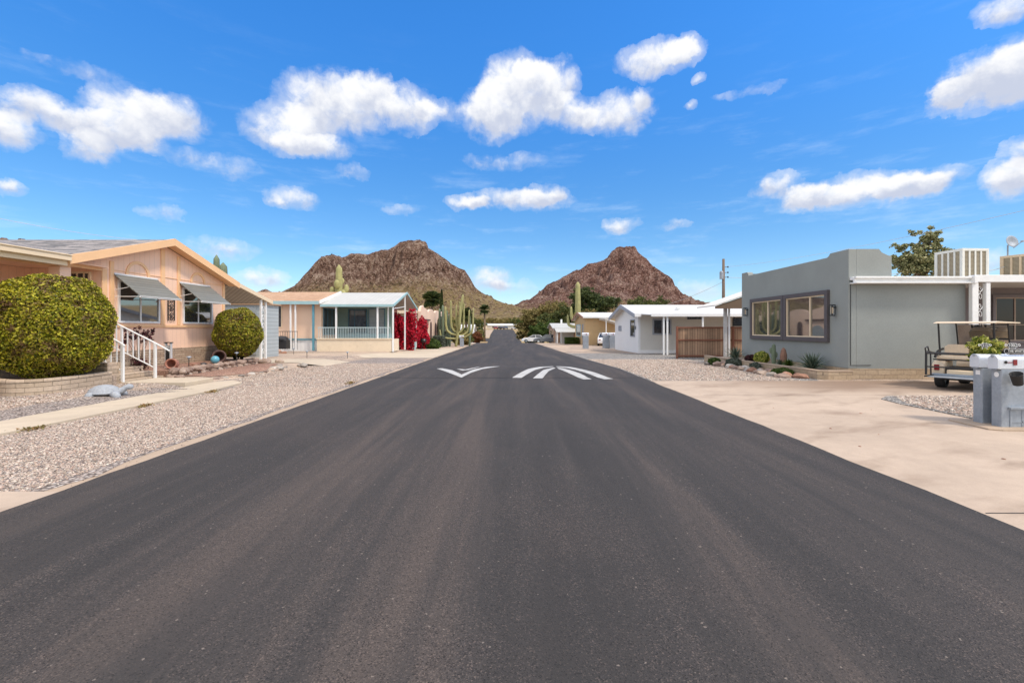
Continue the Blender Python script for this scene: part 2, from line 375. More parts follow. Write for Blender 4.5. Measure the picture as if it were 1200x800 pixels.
# --- concrete with tyre smears and joints
def concrete(name, col, stain, sm=.5, joints=None, sx=(.5, .12)):
    m, h, b = newmat(name)
    tc = h.n('ShaderNodeTexCoord').outputs['Object']
    n1 = h.noise(tc, .5, 8, .65, .5).outputs[0]; n2 = h.noise(tc, 4, 6, .7).outputs[0]
    rot = h.n('ShaderNodeVectorRotate', rotation_type='Z_AXIS', ins={'Vector': tc, 'Angle': R(-28)}).outputs[0]
    n3 = h.noise(h.v('MULTIPLY', rot, (sx[0], sx[1]*10, 1)).outputs[0], 1.2, 5, .55, .35).outputs[0]
    f = h.m('ADD', h.lin(n1, .3, .7, .88, 1.1), h.lin(n2, .3, .7, -.06, .06))
    c = h.v('SCALE', (0, 0, 0)); c.inputs[0].default_value = col; h.link(f, c.inputs['Scale'])
    cc = h.mix(h.m('MULTIPLY', h.ss(n3, .47, .80), sm), c.outputs[0], stain)
    if name == 'driveway_concrete':   # shade near the cart put into the concrete colour, browner before the house
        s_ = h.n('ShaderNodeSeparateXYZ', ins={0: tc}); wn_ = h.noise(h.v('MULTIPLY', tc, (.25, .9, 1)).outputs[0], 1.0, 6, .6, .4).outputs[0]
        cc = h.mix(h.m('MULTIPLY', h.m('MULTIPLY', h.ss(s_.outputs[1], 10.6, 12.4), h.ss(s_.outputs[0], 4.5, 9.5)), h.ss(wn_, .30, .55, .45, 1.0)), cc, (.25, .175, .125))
    sp = h.noise(tc, 9, 3, .6).outputs[0]
    cc = h.mix(h.ss(sp, .74, .78, 0, .6), cc, sc(stain, .6))
    gr = h.noise(tc, 140, 3, .7).outputs[0]
    c2 = h.v('SCALE', cc); h.link(cc, c2.inputs[0]); h.link(h.lin(gr, .3, .7, .9, 1.1), c2.inputs['Scale'])
    setc(h, b, c2.outputs[0]); b.inputs['Roughness'].default_value = .88; b.inputs['Specular IOR Level'].default_value = .25
    bump(h, b, h.noise(tc, 90, 5, .6).outputs[0], .25, .003)
    return m
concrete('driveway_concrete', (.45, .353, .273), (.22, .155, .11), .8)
concrete('path_concrete', (.52, .435, .33), (.36, .28, .22), .35)
concrete('sand_verge', (.42, .32, .235), (.34, .25, .19), .5)
# --- houses
PEACH = (.88, .59, .425); PEACHT = (.84, .52, .28)
grooved('peach_siding', PEACH, 'XY', .2, .045, .7, .05, .84, .35)
surf('peach_plain', PEACH, .7, .05, .8, .02, 30, .1)
surf('peach_trim', PEACHT, .65, .05, 1, .03, 20, .1)
surf('infill_brown', (.17, .115, .075), .9, .1)
surf('rail_aqua', (.50, .62, .64), .5, .06)
surf('cream_trim', (.78, .62, .43), .6, .05, 1, .03, 20, .1)
surf('white_paint', (.80, .80, .79), .45, .04, 2, .03, 15, .05, dirt=((.55, .5, .44), .25))
surf('white_metal_roof', (.62, .61, .58), .55, .06, .8, .04, 12, .05, dirt=((.45, .41, .35), .5))
surf('white_wall', (.80, .80, .80), .75, .03, 1, .02, 30, .25, 120, .003)
surf('offwhite_wall', (.66, .63, .58), .8, .04, 1, .03, 30, .2, 100, .003)
surf('grey_fascia', (.33, .35, .40), .6, .05)
surf('window_purple', (.095, .080, .082), .6, .08, 3, .05)
surf('stucco_grey', (.275, .292, .278), .9, .07, .9, .07, 45, .6, 90, .006)
surf('tan_stucco', (.55, .38, .20), .9, .06, .8, .05, 40, .4, 90, .006)
surf('cream_stucco', (.76, .62, .44), .9, .05, .8, .05, 30, .4, 60, .006)
surf('pink_stucco', (.76, .55, .42), .9, .05, .8, .05, 30, .4, 60, .006)
surf('porch_cream', (.74, .62, .46), .85, .06, 1.2, .05, 25, .3, dirt=((.5, .4, .28), .4))
surf('apricot_wall', (.78, .55, .40), .7, .04, 1, .03, 20, .1)
surf('teal_paint', (.10, .28, .36), .5, .06); surf('teal_pale', (.33, .50, .52), .5, .08)
surf('teal_dark', (.05, .14, .20), .5, .06)
surf('sage_panel', (.24, .33, .29), .5, .08)
grooved('pale_blue_siding', (.40, .44, .45), 'Z', .2, .07, .6, .05, .6, .6, horizontal=True)
grooved('grey_garage', (.30, .33, .34), 'Z', .5, .03, .5, .05, .7, .4, horizontal=True)
grooved('white_skirt', (.74, .73, .72), 'XY', .3, .05, .6, .05, .7, .4)
grooved('ribbed_underside', (.40, .34, .27), 'XY', .22, .12, .6, .08, .45, .8)
grooved('ribbed_white', (.50, .49, .45), 'X', .3, .06, .5, .08, .75, .6)
grooved('awning_metal', (.19, .19, .165), 'Z', .085, .1, .5, .10, .6, .6, horizontal=True, wob=.12)
bricks('shingle_grey', (.20, .19, .195), (.36, .32, .30), (.12, .11, .11), .42, .035, .003, 'X', .9, .37, .3)
bricks('shingle_brown', (.42, .25, .15), (.55, .36, .23), (.24, .14, .09), .42, .05, .004, 'X', .9, .37, .25)
bricks('slump_block', (.44, .34, .245), (.56, .44, .33), (.24, .18, .13), .40, .105, .006)
bricks('slump_block_dark', (.36, .28, .20), (.52, .40, .30), (.26, .20, .15), .40, .105, .006)
bricks('stone_skirting', (.36, .25, .17), (.50, .38, .27), (.16, .11, .08), .5, .075, .008, 'XY', .9, .3, .35)
bricks('planter_brick', (.40, .30, .20), (.50, .385, .265), (.24, .18, .13), .40, .14, .006)
m, h, b = newmat('glass_dark')
tc = h.n('ShaderNodeTexCoord').outputs['Object']
setc(h, b, h.ramp(h.noise(tc, 1.8, 4, .6, 1).outputs[0], [(.35, (.018, .022, .028)), (.6, (.06, .07, .08))])); b.inputs['Roughness'].default_value = .06
b.inputs['Specular IOR Level'].default_value = 1.0
m, h, b = newmat('glass_window')   # clear pane that mirrors the street
b.inputs['Base Color'].default_value = (.03, .035, .04, 1); b.inputs['Roughness'].default_value = .03; b.inputs['Specular IOR Level'].default_value = 1.4
b.inputs['IOR'].default_value = 1.9
surf('glass_patio', (.030, .022, .025), .12, .1, bp=0, spec=.35)
surf('black_metal', (.018, .018, .020), .45, .1); surf('dark_hole', (.012, .011, .011), .9, .1)
surf('rubber', (.022, .022, .022), .8, .1)
surf('galv', (.30, .335, .38), .55, .16, 3, .10, 22, .2, 40, .002, metal=.25, dirt=((.42, .44, .46), .5))
surf('mailbox_metal', (.66, .69, .74), .4, .06, 4, .04, 30, .05, metal=.3)
surf('cart_cream', (.72, .58, .42), .4, .04, 2, .02); surf('vinyl_cream', (.74, .59, .42), .6, .05)
surf('red_lens', (.22, .015, .02), .25, .1); surf('turtle_grey', (.33, .35, .38), .7, .14, 6, .12, 30, .5, 25, .02)
surf('terracotta', (.36, .16, .11), .85, .15, 6, .1); surf('blue_glaze', (.12, .36, .46), .2, .1); surf('dark_rust', (.10, .055, .045), .85, .2)
surf('pole_wood', (.16, .115, .085), .9, .15, 6, .12); surf('grey_post', (.50, .49, .48), .8, .12, 6, .1)
grooved('fence_boards', (.37, .235, .15), 'X', .14, .09, .85, .14, .25, .8, wob=.26)
surf('fence_rail', (.22, .085, .05), .8, .12)
surf('trunk_bark', (.17, .12, .085), .95, .2, 8, .15); surf('palm_bark', (.24, .17, .11), .95, .2, 8, .15)
surf('cactus_green', (.19, .205, .075), .75, .2, 2.0, .12, 14, .3); surf('cactus_yellow', (.33, .31, .13), .75, .2, 2.0, .12, 14, .3)
surf('cactus_grey', (.15, .19, .12), .75, .18, 2, .1, 14, .3); surf('log_brown', (.24, .13, .09), .9, .2, 8, .15, 20, .5)
surf('cooler_white', (.68, .66, .60), .5, .05); surf('cooler_tan', (.62, .48, .32), .6, .1)
m, h, b = newmat('louvre')
tc = h.n('ShaderNodeTexCoord').outputs['Object']; s = h.n('ShaderNodeSeparateXYZ', ins={0: tc})
fr = h.m('FRACT', h.m('DIVIDE', s.outputs[2], .045)); setc(h, b, h.mix(h.ss(fr, .25, .6), (.11, .085, .05), (.44, .37, .26))); b.inputs['Roughness'].default_value = .7
bump(h, b, fr, .6, .02)
surf('sedan_silver', (.13, .14, .155), .3, .03, bp=0); surf('car_white', (.80, .80, .80), .3, .02, bp=0); surf('car_dark', (.05, .05, .06), .25, .02, bp=0); surf('car_red', (.30, .05, .04), .3, .02, bp=0)
surf('chrome', (.6, .6, .6), .2, .02, metal=.9, bp=0)
m, h, b = newmat('road_paint')
tc = h.n('ShaderNodeTexCoord').outputs['Object']
wr = h.noise(tc, 30, 7, .75).outputs[0]
setc(h, b, h.mix(h.ss(h.m('ADD', wr, h.m('MULTIPLY', h.noise(tc, 2.5, 5).outputs[0], .5)), .74, .96, 0, .75), (.46, .45, .43), (.10, .092, .088))); b.inputs['Roughness'].default_value = .7
m, h, b = newmat('worn_paint')
tc = h.n('ShaderNodeTexCoord').outputs['Object']
setc(h, b, h.mix(h.ss(h.noise(tc, 25, 7, .75).outputs[0], .40, .56), (.38, .37, .36), (.08, .077, .077))); b.inputs['Roughness'].default_value = .8
surf('joint_tar', (.03, .028, .028), .9, .2)
# rocks
def rockmat(name, a, bcol, c3):
    m, h, b = newmat(name); tc = h.n('ShaderNodeTexCoord').outputs['Object']
    oi = h.n('ShaderNodeObjectInfo').outputs['Random']
    n = h.noise(tc, 6, 8, .7).outputs[0]
    c = h.ramp(h.m('ADD', h.m('MULTIPLY', n, .6), h.m('MULTIPLY', oi, .4)), [(.25, a), (.5, bcol), (.72, c3)])
    setc(h, b, c); b.inputs['Roughness'].default_value = .9; bump(h, b, h.noise(tc, 18, 8, .7).outputs[0], .7, .03); return m
rockmat('rock_pink', (.15, .10, .08), (.30, .21, .165), (.44, .34, .27)); rockmat('rock_pale', (.18, .155, .14), (.36, .32, .28), (.58, .52, .46))
rockmat('rock_rust', (.18, .09, .06), (.34, .18, .12), (.46, .29, .2))
# foliage
leafmat('topiary_leaf', [(.03,.04,.008), (.15,.17,.012), (.36,.37,.022), (.62,.56,.045), (.44,.38,.04), (.20,.13,.045)], .5, .3, ((.17, .095, .05), .8), 2.4)
leafmat('topiary_leaf_deep', [(.03,.04,.008), (.11,.13,.012), (.27,.28,.02), (.50,.47,.04), (.34,.27,.04), (.20,.12,.04)], .5, .3, ((.15, .08, .045), .5), 1.8)
leafmat('tree_leaf', [(.03,.045,.012), (.07,.09,.02), (.13,.14,.035), (.19,.19,.06)], .6, .25)
leafmat('tree_dark_leaf', [(.014,.026,.010), (.035,.055,.015), (.075,.10,.025), (.14,.16,.045)], .6, .15)
leafmat('mesquite_leaf', [(.10,.085,.025), (.20,.17,.05), (.31,.25,.085), (.38,.27,.13)], .7, .25)
leafmat('green_leaf', [(.025,.05,.01), (.06,.10,.015), (.11,.15,.025)], .6, .25)
leafmat('bougainvillea_bract', [(.36,.006,.018), (.58,.010,.030), (.72,.02,.05), (.40,.008,.04), (.12,.02,.015)], .6, .3)
leafmat('agave_leaf', [(.05,.08,.055), (.11,.15,.105), (.17,.21,.15)], .6, .05)
leafmat('potted_leaf', [(.05,.09,.012), (.20,.26,.03), (.48,.46,.08), (.62,.58,.2)], .6, .3)
leafmat('rust_leaf', [(.12,.03,.015), (.20,.06,.02), (.16,.09,.03)], .6, .2)
leafmat('dry_weed', [(.22,.11,.04), (.36,.22,.09), (.30,.26,.10), (.16,.14,.05)], .8, .2)
leafmat('greygreen_leaf', [(.05,.06,.045), (.10,.12,.09), (.15,.17,.13)], .7, .15)
leafmat('dark_bloom', [(.03,.02,.02), (.10,.02,.03), (.05,.04,.02)], .7, .1)
leafmat('pale_tree_leaf', [(.08,.09,.035), (.22,.23,.10), (.38,.37,.17), (.50,.45,.24)], .6, .25)
bricks('roof_shingle', (.10, .098, .10), (.36, .32, .30), (.06, .058, .058), .42, .16, .006, 'X', .9, .37, .45)
for _n in MT['roof_shingle'].node_tree.nodes:
    if _n.type == 'COMBXYZ': MT['roof_shingle'].node_tree.links.new([q for q in MT['roof_shingle'].node_tree.nodes if q.type == 'SEPXYZ'][0].outputs[1], _n.inputs[1])
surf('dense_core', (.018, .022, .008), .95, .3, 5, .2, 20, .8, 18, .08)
# hills
def hillmat(name, ramp, brush, gold, zsc, seedv):
    m, h, b = newmat(name)
    tc = h.n('ShaderNodeTexCoord').outputs['Object']; geo = h.n('ShaderNodeNewGeometry')
    sp = h.n('ShaderNodeSeparateXYZ', ins={0: tc}); nz = h.n('ShaderNodeSeparateXYZ', ins={0: geo.outputs['Normal']}).outputs[2]
    off = h.v('ADD', tc, (seedv, 0, 0)).outputs[0]
    n1 = h.noise(h.v('MULTIPLY', off, (1, 1, 2.2)).outputs[0], .022, 10, .66, .4).outputs[0]
    n2 = h.noise(off, .16, 9, .72).outputs[0]
    n3 = h.noise(off, .30, 3, .8).outputs[0]; n4 = h.noise(h.v('MULTIPLY', off, (1, 1, .35)).outputs[0], .07, 6, .7, 1.0).outputs[0]
    c = h.ramp(h.m('ADD', h.m('ADD', h.m('MULTIPLY', n1, .25), h.m('MULTIPLY', n4, .30)), h.m('MULTIPLY', n3, .45)), ramp)
    vo = h.n('ShaderNodeTexVoronoi', ins={'Vector': off, 'Scale': .22})
    vr = h.n('ShaderNodeSeparateColor', ins={0: vo.outputs['Color']}).outputs[0]
    pale = h.m('MULTIPLY', h.ss(vo.outputs['Distance'], 2.4/4.5*.5, .1, 0, 1), h.m('GREATER_THAN', vr, .55))
    c = h.mix(h.m('MULTIPLY', pale, .8), c, sc(ramp[-1][1], 1.15))
    vb = h.n('ShaderNodeTexVoronoi', ins={'Vector': h.v('ADD', off, (31, 7, 3)).outputs[0], 'Scale': .25})
    vbr = h.n('ShaderNodeSeparateColor', ins={0: vb.outputs['Color']}).outputs[1]
    slope = h.ss(nz, .55, .85)
    sh_ = h.m('MULTIPLY', h.ss(vb.outputs['Distance'], .42, .22), h.m('MULTIPLY', h.m('GREATER_THAN', vbr, .38), slope))
    low = h.ss(h.m('ADD', sp.outputs[2], h.m('MULTIPLY', n1, -60.0)), zsc[1]-30, zsc[0]-30)
    c = h.mix(h.m('MULTIPLY', low, h.ss(n2, .35, .6)), c, gold)
    c = h.mix(h.m('MULTIPLY', sh_, .85), c, brush)
    setc(h, b, c); b.inputs['Roughness'].default_value = .95; b.inputs['Specular IOR Level'].default_value = .1
    bump(h, b, h.m('ADD', n2, h.m('MULTIPLY', h.noise(off, .5, 6, .7).outputs[0], .6)), 1.0, 14.0)
    return m
HR = [(.41, (.050, .028, .021)), (.468, (.18, .10, .070)), (.52, (.33, .205, .148)), (.58, (.60, .46, .36))]
hillmat('hill_rock', HR, (.055, .052, .022), (.44, .33, .15), (34, 88), 0)
hillmat('hill_rock_red', [(.41, (.052, .028, .024)), (.468, (.18, .090, .070)), (.52, (.32, .18, .14)), (.58, (.54, .39, .32))], (.034, .034, .016), (.40, .29, .13), (20, 52), 311)
# ------------------------------------------------------------------ ground and roads
XS = np.unique(np.concatenate([np.arange(-32, 32.1, .8), np.array([-8.8,-8.9,-9.05,-9.2,-9.35,-9.5]), np.linspace(-32, -260, 24), np.linspace(32, 260, 24), np.linspace(260, 3000, 16), np.linspace(-260, -3000, 16)]))
YG = YS
def sheet(name, mat, ys, xl, xr, n, zf, kind='structure', skirt=0.0, jag=0.0, jr=True, jl=True):
    V = []; Fc = []; ys = list(ys)
    for j, y in enumerate(ys):
        a, b = xl(y), xr(y)
        for i in range(n+1):
            x = a+(b-a)*i/n
            if i == 0 and jl: x += rng.normal()*jag
            if i == n and jr: x += rng.normal()*jag
            V.append((x, y, zf(x, y)))
    for j in range(len(ys)-1):
        for i in range(n):
            q = j*(n+1)+i; Fc.append((q, q+1, q+n+2, q+n+1))
    if skirt:
        b = len(V); m = len(ys)
        for side in (0, n):
            st = len(V)
            for j in range(m):
                v = V[j*(n+1)+side]; V.append((v[0], v[1], v[2]-skirt))
            for j in range(m-1):
                q = j*(n+1)+side; q2 = q+n+1
                Fc.append((q, q2, st+j+1, st+j) if side == 0 else (q2, q, st+j, st+j+1))
        for jj in (0, m-1):
            for i in range(n):
                q = jj*(n+1)+i; st = len(V); V += [(V[q][0], V[q][1], V[q][2]-skirt), (V[q+1][0], V[q+1][1], V[q+1][2]-skirt)]
                Fc.append((q, q+1, st+1, st))
    o = meshobj(name, V, Fc, MT[mat]); setp(o, kind=kind); return o
V = np.array([(x, y, gz(x, y)) for y in YG for x in XS]); nx = len(XS)
jj, ii = np.meshgrid(np.arange(len(YG)-1), np.arange(nx-1), indexing='ij'); q = (jj*nx+ii).ravel()
o = meshobj('ground', V, np.stack([q, q+1, q+nx+1, q+nx], 1), MT['ground_dirt'], smooth=True); setp(o, kind='structure')
def ysel(a, b, extra=()): return sorted(set([a, b]+[float(y) for y in YS if a < y < b]+list(extra)))
yr = sorted(set(ysel(-12, 24)+[round(HY0+i*(HY1-HY0)/22, 3) for i in range(23)]))+[y for y in ysel(24.5, 212)]
sheet('road', 'asphalt', yr, lambda y: redge(y)[0], lambda y: redge(y)[1], 14, roadz, skirt=.05, jag=.012)
sheet('side_road', 'asphalt', ysel(118, 131), lambda y: -60, lambda y: redge(y)[0]+.02, 10, lambda x, y: gz(x, y)+.018)
dl = lambda pts: (lambda y: float(np.interp(y, [p[0] for p in pts], [p[1] for p in pts])))
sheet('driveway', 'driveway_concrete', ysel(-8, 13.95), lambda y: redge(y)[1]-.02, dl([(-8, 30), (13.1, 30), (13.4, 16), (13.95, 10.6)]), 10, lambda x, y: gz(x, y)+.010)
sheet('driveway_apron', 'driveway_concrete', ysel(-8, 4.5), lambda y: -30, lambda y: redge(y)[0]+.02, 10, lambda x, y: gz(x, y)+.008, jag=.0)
sheet('gravel_yard', 'gravel_pale', ysel(4.5, 29), lambda y: dl([(4.5, -14), (11, -14), (12, -10.2), (13.2, -9.0), (29, -8.0)])(y), lambda y: redge(y)[0]-.20+.06*math.sin(y*1.7)+.05*math.sin(y*4.1), 8, lambda x, y: gz(x, y)+.006, jag=.03, jl=False)
sheet('road_verge', 'sand_verge', ysel(4.5, 112), lambda y: redge(y)[0]-.33-.08*math.sin(y*1.3)-.05*math.sin(y*3.7), lambda y: redge(y)[0]+.02, 2, lambda x, y: gz(x, y)+.003, jag=.03, jr=False)
sheet('gravel_lot', 'gravel_grey', ysel(13.9, 33), lambda y: redge(y)[1]+.02, dl([(13.9, 9.1), (14.2, 9.3), (33, 12)]), 8, lambda x, y: gz(x, y)+.006, jag=.02, jr=False)
sheet('parking_pad', 'path_concrete', ysel(26.5, 44), dl([(26.5, -9.6), (33, -9.0), (44, -8.8)]), lambda y: redge(y)[0]-.15, 6, lambda x, y: gz(x, y)+.012)
sheet('side_driveway', 'path_concrete', ysel(19.6, 22.6), lambda y: -16, lambda y: -8.2, 6, lambda x, y: gz(x, y)+.014)
sheet('far_verge', 'sand_verge', ysel(134, 205), lambda y: redge(y)[0]-9, lambda y: redge(y)[0]-.1, 4, lambda x, y: gz(x, y)+.01)
sheet('concrete_joint', 'joint_tar', [3.955, 3.967], lambda y: 4.02, lambda y: 16, 8, lambda x, y: gz(x, y)+.0145); sheet('concrete_joint', 'joint_tar', [10.92, 10.93], lambda y: 4.4, lambda y: 18, 8, lambda x, y: gz(x, y)+.0145)
# gravel island beside the mail pillars
sheet('gravel_island', 'gravel_grey', [7.15, 8.03, 8.8, 9.6, 10.3, 10.72], dl([(7.15, 7.95), (8.03, 7.95), (9.6, 8.0), (10.3, 8.2), (10.72, 8.6)]), dl([(7.15, 14), (10.3, 15), (10.72, 15.5)]), 6, lambda x, y: gz(x, y)+.026, skirt=.02, jag=.05)
# raised concrete footpath
def slab(name, poly, z0, z1, mat, bev=.01):
    mb = MB(); mb.prism([(x, y, z0) for x, y in poly], (0, 0, z1-z0)); o = mb.build(name, MT[mat], bevel=bev); setp(o, kind='structure'); return o
slab('footpath', [(-8.72, 3.0), (-7.66, 3.0), (-7.62, 8), (-7.66, 11.5), (-7.9, 13.2), (-8.5, 13.75), (-8.78, 13.3), (-8.76, 11.0), (-8.75, 8)], -.03, .055, 'path_concrete', .012)
slab('landing', [(-10.5, 12.2), (-8.8, 12.2), (-8.8, 13.3), (-10.5, 13.42)], -.03, .165, 'path_concrete', .012)
# ------------------------------------------------------------------ road markings (on the speed hump)
def mark(name, poly, mat='road_paint', label=None, cat='road marking', group=None):
    bm = bmesh.new(); vs = [bm.verts.new((x, y, 0)) for x, y in poly]; bm.faces.new(vs)
    bmesh.ops.triangulate(bm, faces=bm.faces[:])
    bmesh.ops.subdivide_edges(bm, edges=bm.edges[:], cuts=5, use_grid_fill=True)
    for v in bm.verts: v.co.z = roadz(v.co.x, v.co.y)+.007
    me = bpy.data.meshes.new(name); bm.normal_update()
    for f in bm.faces:
        if f.normal.z < 0: f.normal_flip()
    bm.to_mesh(me); bm.free(); me.materials.append(MT[mat]); o = bpy.data.objects.new(name, me); COL.objects.link(o); return o
def pxg(px, y, z=.06): Y = (CZ-z)*F/(y-VY); return ((px-VX)*Y/F, Y)
def strip(name, pts, **k):
    return mark(name, [pxg(*p) for p in pts], **k)
mk = thing('road_marking', 'pair of nested white chevrons painted on the right lane of the speed hump', 'road marking', (0, 0, 0))
for pl in ([(600,441.2),(619,433.8),(632,431.2),(648,430.1),(649,431.0),(637,432.4),(627,434.9),(611,441.4)], [(652,430.1),(668,431.2),(697,437.2),(719,442.6),(708.5,443),(686,437.4),(664,432.5),(652,431.1)],
           [(624.4,441.8),(637,434.8),(649,432.1),(651,432.9),(643,436.0),(635.5,441.9)], [(652.5,432.3),(660,433),(680,438),(693.6,442.8),(684,443.1),(668,438.2),(655,433.9)]):
    o = strip('stripe', pl); o.parent = mk
mk2 = thing('road_marking', 'thin white downward chevrons painted on the left lane of the speed hump', 'road marking', (0, 0, 0))
for pl in ([(511.5,433.4),(518,433.0),(530,435.2),(541,438.9),(540.7,441.2),(526,437.4)], [(540.7,441.2),(541,438.9),(555,434.3),(570,431.3),(586,429.9),(583,430.9),(566,433.8),(552,437.5)],
           [(534.5,433.6),(541,434.0),(545,434.4),(550,433.4),(563.5,430.7),(560,432.0),(549,434.9),(542,435.4)]):
    o = strip('stripe', pl); o.parent = mk2
o = mark('pavement_seam', [(-4.35, 14.62), (3.9, 14.55), (3.9, 14.60), (-4.35, 14.67)], 'joint_tar'); setp(o, kind='structure')
# ------------------------------------------------------------------ hills
def vnoise(x, y, seed):
    r = np.random.default_rng(seed); T = r.random((256, 256))
    xi = np.floor(x).astype(int); yi = np.floor(y).astype(int); fx = x-xi; fy = y-yi
    fx = fx*fx*(3-2*fx); fy = fy*fy*(3-2*fy); a = T[xi & 255, yi & 255]; b_ = T[(xi+1) & 255, yi & 255]; c_ = T[xi & 255, (yi+1) & 255]; d_ = T[(xi+1) & 255, (yi+1) & 255]
    return (a*(1-fx)+b_*fx)*(1-fy)+(c_*(1-fx)+d_*fx)*fy
def ridged(x, y, seed, octv=6, lac=2.1, gain=.5):
    s = 0; a = 1; t = 0
    for o_ in range(octv):
        s = s+a*(1-np.abs(2*vnoise(x, y, seed+o_)-1)); t += a; x = x*lac+3.1; y = y*lac+1.7; a *= gain
    return s/t
def hill(name, prof_px, D, front, backd, step, mat, seed, rough=1.15, z0=-10):
    px = np.array([p[0] for p in prof_px], float); py = np.array([p[1] for p in prof_px], float)
    y = np.concatenate([np.arange(D-front, D+backd*.6, step), np.arange(D+backd*.6, D+backd, step*3)])
    u = np.arange((px[0]-VX)/F, (px[-1]-VX)/F, step*.75/D)
    U, Y = np.meshgrid(u, y, indexing='xy'); X = U*Y
    H = np.interp(U*F+VX, px, (VY-py)/F)          # height over distance at the ridge
    yr_ = D+40*(vnoise(X/120.0+9, X*0+seed, seed+50)-.5)*2   # the crest wanders towards and away
    t = np.clip((yr_-Y)/front, 0, 1); tb = np.clip((Y-yr_)/backd, 0, 1)
    gfront = (1-t)**1.45*(1-.12*np.sin(t*math.pi)); gf = np.where(Y < yr_, gfront, (1-tb)**1.3)
    Z = H*Y*gf
    e = np.minimum(1, t*7)*(1-t)**.7
    n = ridged(X/75.0+seed, Y/110.0, seed)-.62
    n2 = ridged(X/22.0, Y/26.0+seed, seed+20)-.62
    n3 = ridged(X/8.0, Y/9.0, seed+40, 4)-.6
    sc_ = np.clip(H*D/150.0, .1, 1.2)
    ng_ = ridged(X/30.0+U*20, Y/210.0, seed+70, 4)-.6
    Z = Z+e*sc_*(n*62+n2*24+n3*9)*rough+np.minimum(1, t*12)*np.clip((gf-.35)*2.5, 0, 1)*ng_*34*sc_
    Z = Z+(n3*4.0+n2*3)*np.clip(gf*3, 0, 1)*sc_*.8   # broken crest
    Z = Z+np.interp(Y.ravel(), YS, PZ).reshape(Y.shape)*(1-gf)*.95+z0*(1-np.clip(gf*12, 0, 1))
    ny, nx_ = Y.shape; V = np.stack([X.ravel(), Y.ravel(), Z.ravel()+0], 1)
    j, i = np.meshgrid(np.arange(ny-1), np.arange(nx_-1), indexing='ij'); q = (j*nx_+i).ravel()
    o = meshobj(name, V, np.stack([q, q+1, q+nx_+1, q+nx_], 1), MT[mat]); setp(o, kind='structure'); return o
HL = [(180,384),(230,370),(300,352),(330,341),(347.5,332.5),(357.5,320),(370,306),(377,299),(390,297.5),(400,301),(405,300),(412,295.5),(430,297),(440,294),(445,292),(455,292),(464,286),(470,282),(480,280.5),(492,280),(500,283),(502,290),(515,297.5),(530,309),(545,316),(551,325),(557,336),(570,346),(585,352),(602,359),(625,366),(660,376),(690,384)]
HRt = [(540,384),(575,370),(602.5,359.6),(613,351),(621,350),(632,341),(642,333.5),(652.5,328),(659,324.6),(673,316),(679.6,315.4),(688,308.5),(696,307.5),(704.6,305),(711,302),(717,294),(725.4,288.7),(734,287.7),(744,287.7),(748,295),(756.7,301),(765,310.6),(777.5,319),(788,326),(791,334.6),(798,343),(811,350),(821,355.4),(860,367),(920,378),(970,384)]
HLL = [(-260,350),(-160,300),(-60,286),(-8,283),(0,277.5),(8,277),(13,283),(19,281),(22,279),(30,279),(34,284),(60,300),(120,335),(200,350),(290,346),(305,340),(312,338),(318,341),(330,350),(380,370),(420,384)]
hill('rocky_hill', HL, 860, 430, 260, 3.0, 'hill_rock', 11)
hill('rocky_hill', HRt, 1080, 480, 300, 3.6, 'hill_rock_red', 23)
hill('distant_ridge', HLL, 1500, 500, 300, 9.0, 'hill_rock', 31)
# ------------------------------------------------------------------ building helpers
def cbox(mb, a, b):
    mb.box(min(a[0], b[0]), max(a[0], b[0]), min(a[1], b[1]), max(a[1], b[1]), min(a[2], b[2]), max(a[2], b[2])); return mb
def window(parent, plane, pos, sgn, u0, u1, z0, z1, fmat, fw=.07, glass='glass_window', mull=(), hm=(), proud=.05, name='window', sash=None, slabel=None):
    P = (lambda u, z, d: (pos+sgn*d, u, z)) if plane == 'X' else (lambda u, z, d: (u, pos+sgn*d, z))
    mb = MB()
    cbox(mb, P(u0, z0, -.03), P(u1, z0+fw, proud)); cbox(mb, P(u0, z1-fw, -.03), P(u1, z1, proud))
    cbox(mb, P(u0, z0+fw, -.03), P(u0+fw, z1-fw, proud)); cbox(mb, P(u1-fw, z0+fw, -.03), P(u1, z1-fw, proud))
    w = mb.build(name, MT[fmat], parent, bevel=.006)
    if slabel: w['label'] = slabel
    mw = .045
    if mull or hm or sash:
        m2 = MB(); s = fw; a0, a1, b0, b1 = u0+fw, u1-fw, z0+fw, z1-fw; sw = .04
        if sash:
            cbox(m2, P(a0, b0, -.02), P(a1, b0+sw, proud*.6)); cbox(m2, P(a0, b1-sw, -.02), P(a1, b1, proud*.6))
            cbox(m2, P(a0, b0+sw, -.02), P(a0+sw, b1-sw, proud*.6)); cbox(m2, P(a1-sw, b0+sw, -.02), P(a1, b1-sw, proud*.6))
            a0 += sw; a1 -= sw; b0 += sw; b1 -= sw
        for u in mull: cbox(m2, P(u-mw/2, b0, -.02), P(u+mw/2, b1, proud*.55))
        for z in hm: cbox(m2, P(a0, z-.012, -.02), P(a1, z+.012, proud*.4))
        m2.build('sash', MT[sash or fmat], w)
    m3 = MB(); cbox(m3, P(u0+fw*.8, z0+fw*.8, .0), P(u1-fw*.8, z1-fw*.8, .012)); m3.build('pane', MT[glass], w)
    return w
def slabYZ(mb, prof2, x0, x1): return mb.prism([(x0, y, z) for y, z in prof2], (x1-x0, 0, 0))
def slabXZ(mb, prof2, y0, y1): return mb.prism([(x, y0, z) for x, z in prof2], (0, y1-y0, 0))
def wallpoly(name, plane, pos, th, poly, mat, parent, bevel=0):
    mb = MB()
    if plane == 'X': slabYZ(mb, poly, pos, pos+th)
    else: slabXZ(mb, poly, pos, pos+th)
    return mb.build(name, MT[mat], parent, bevel=bevel)
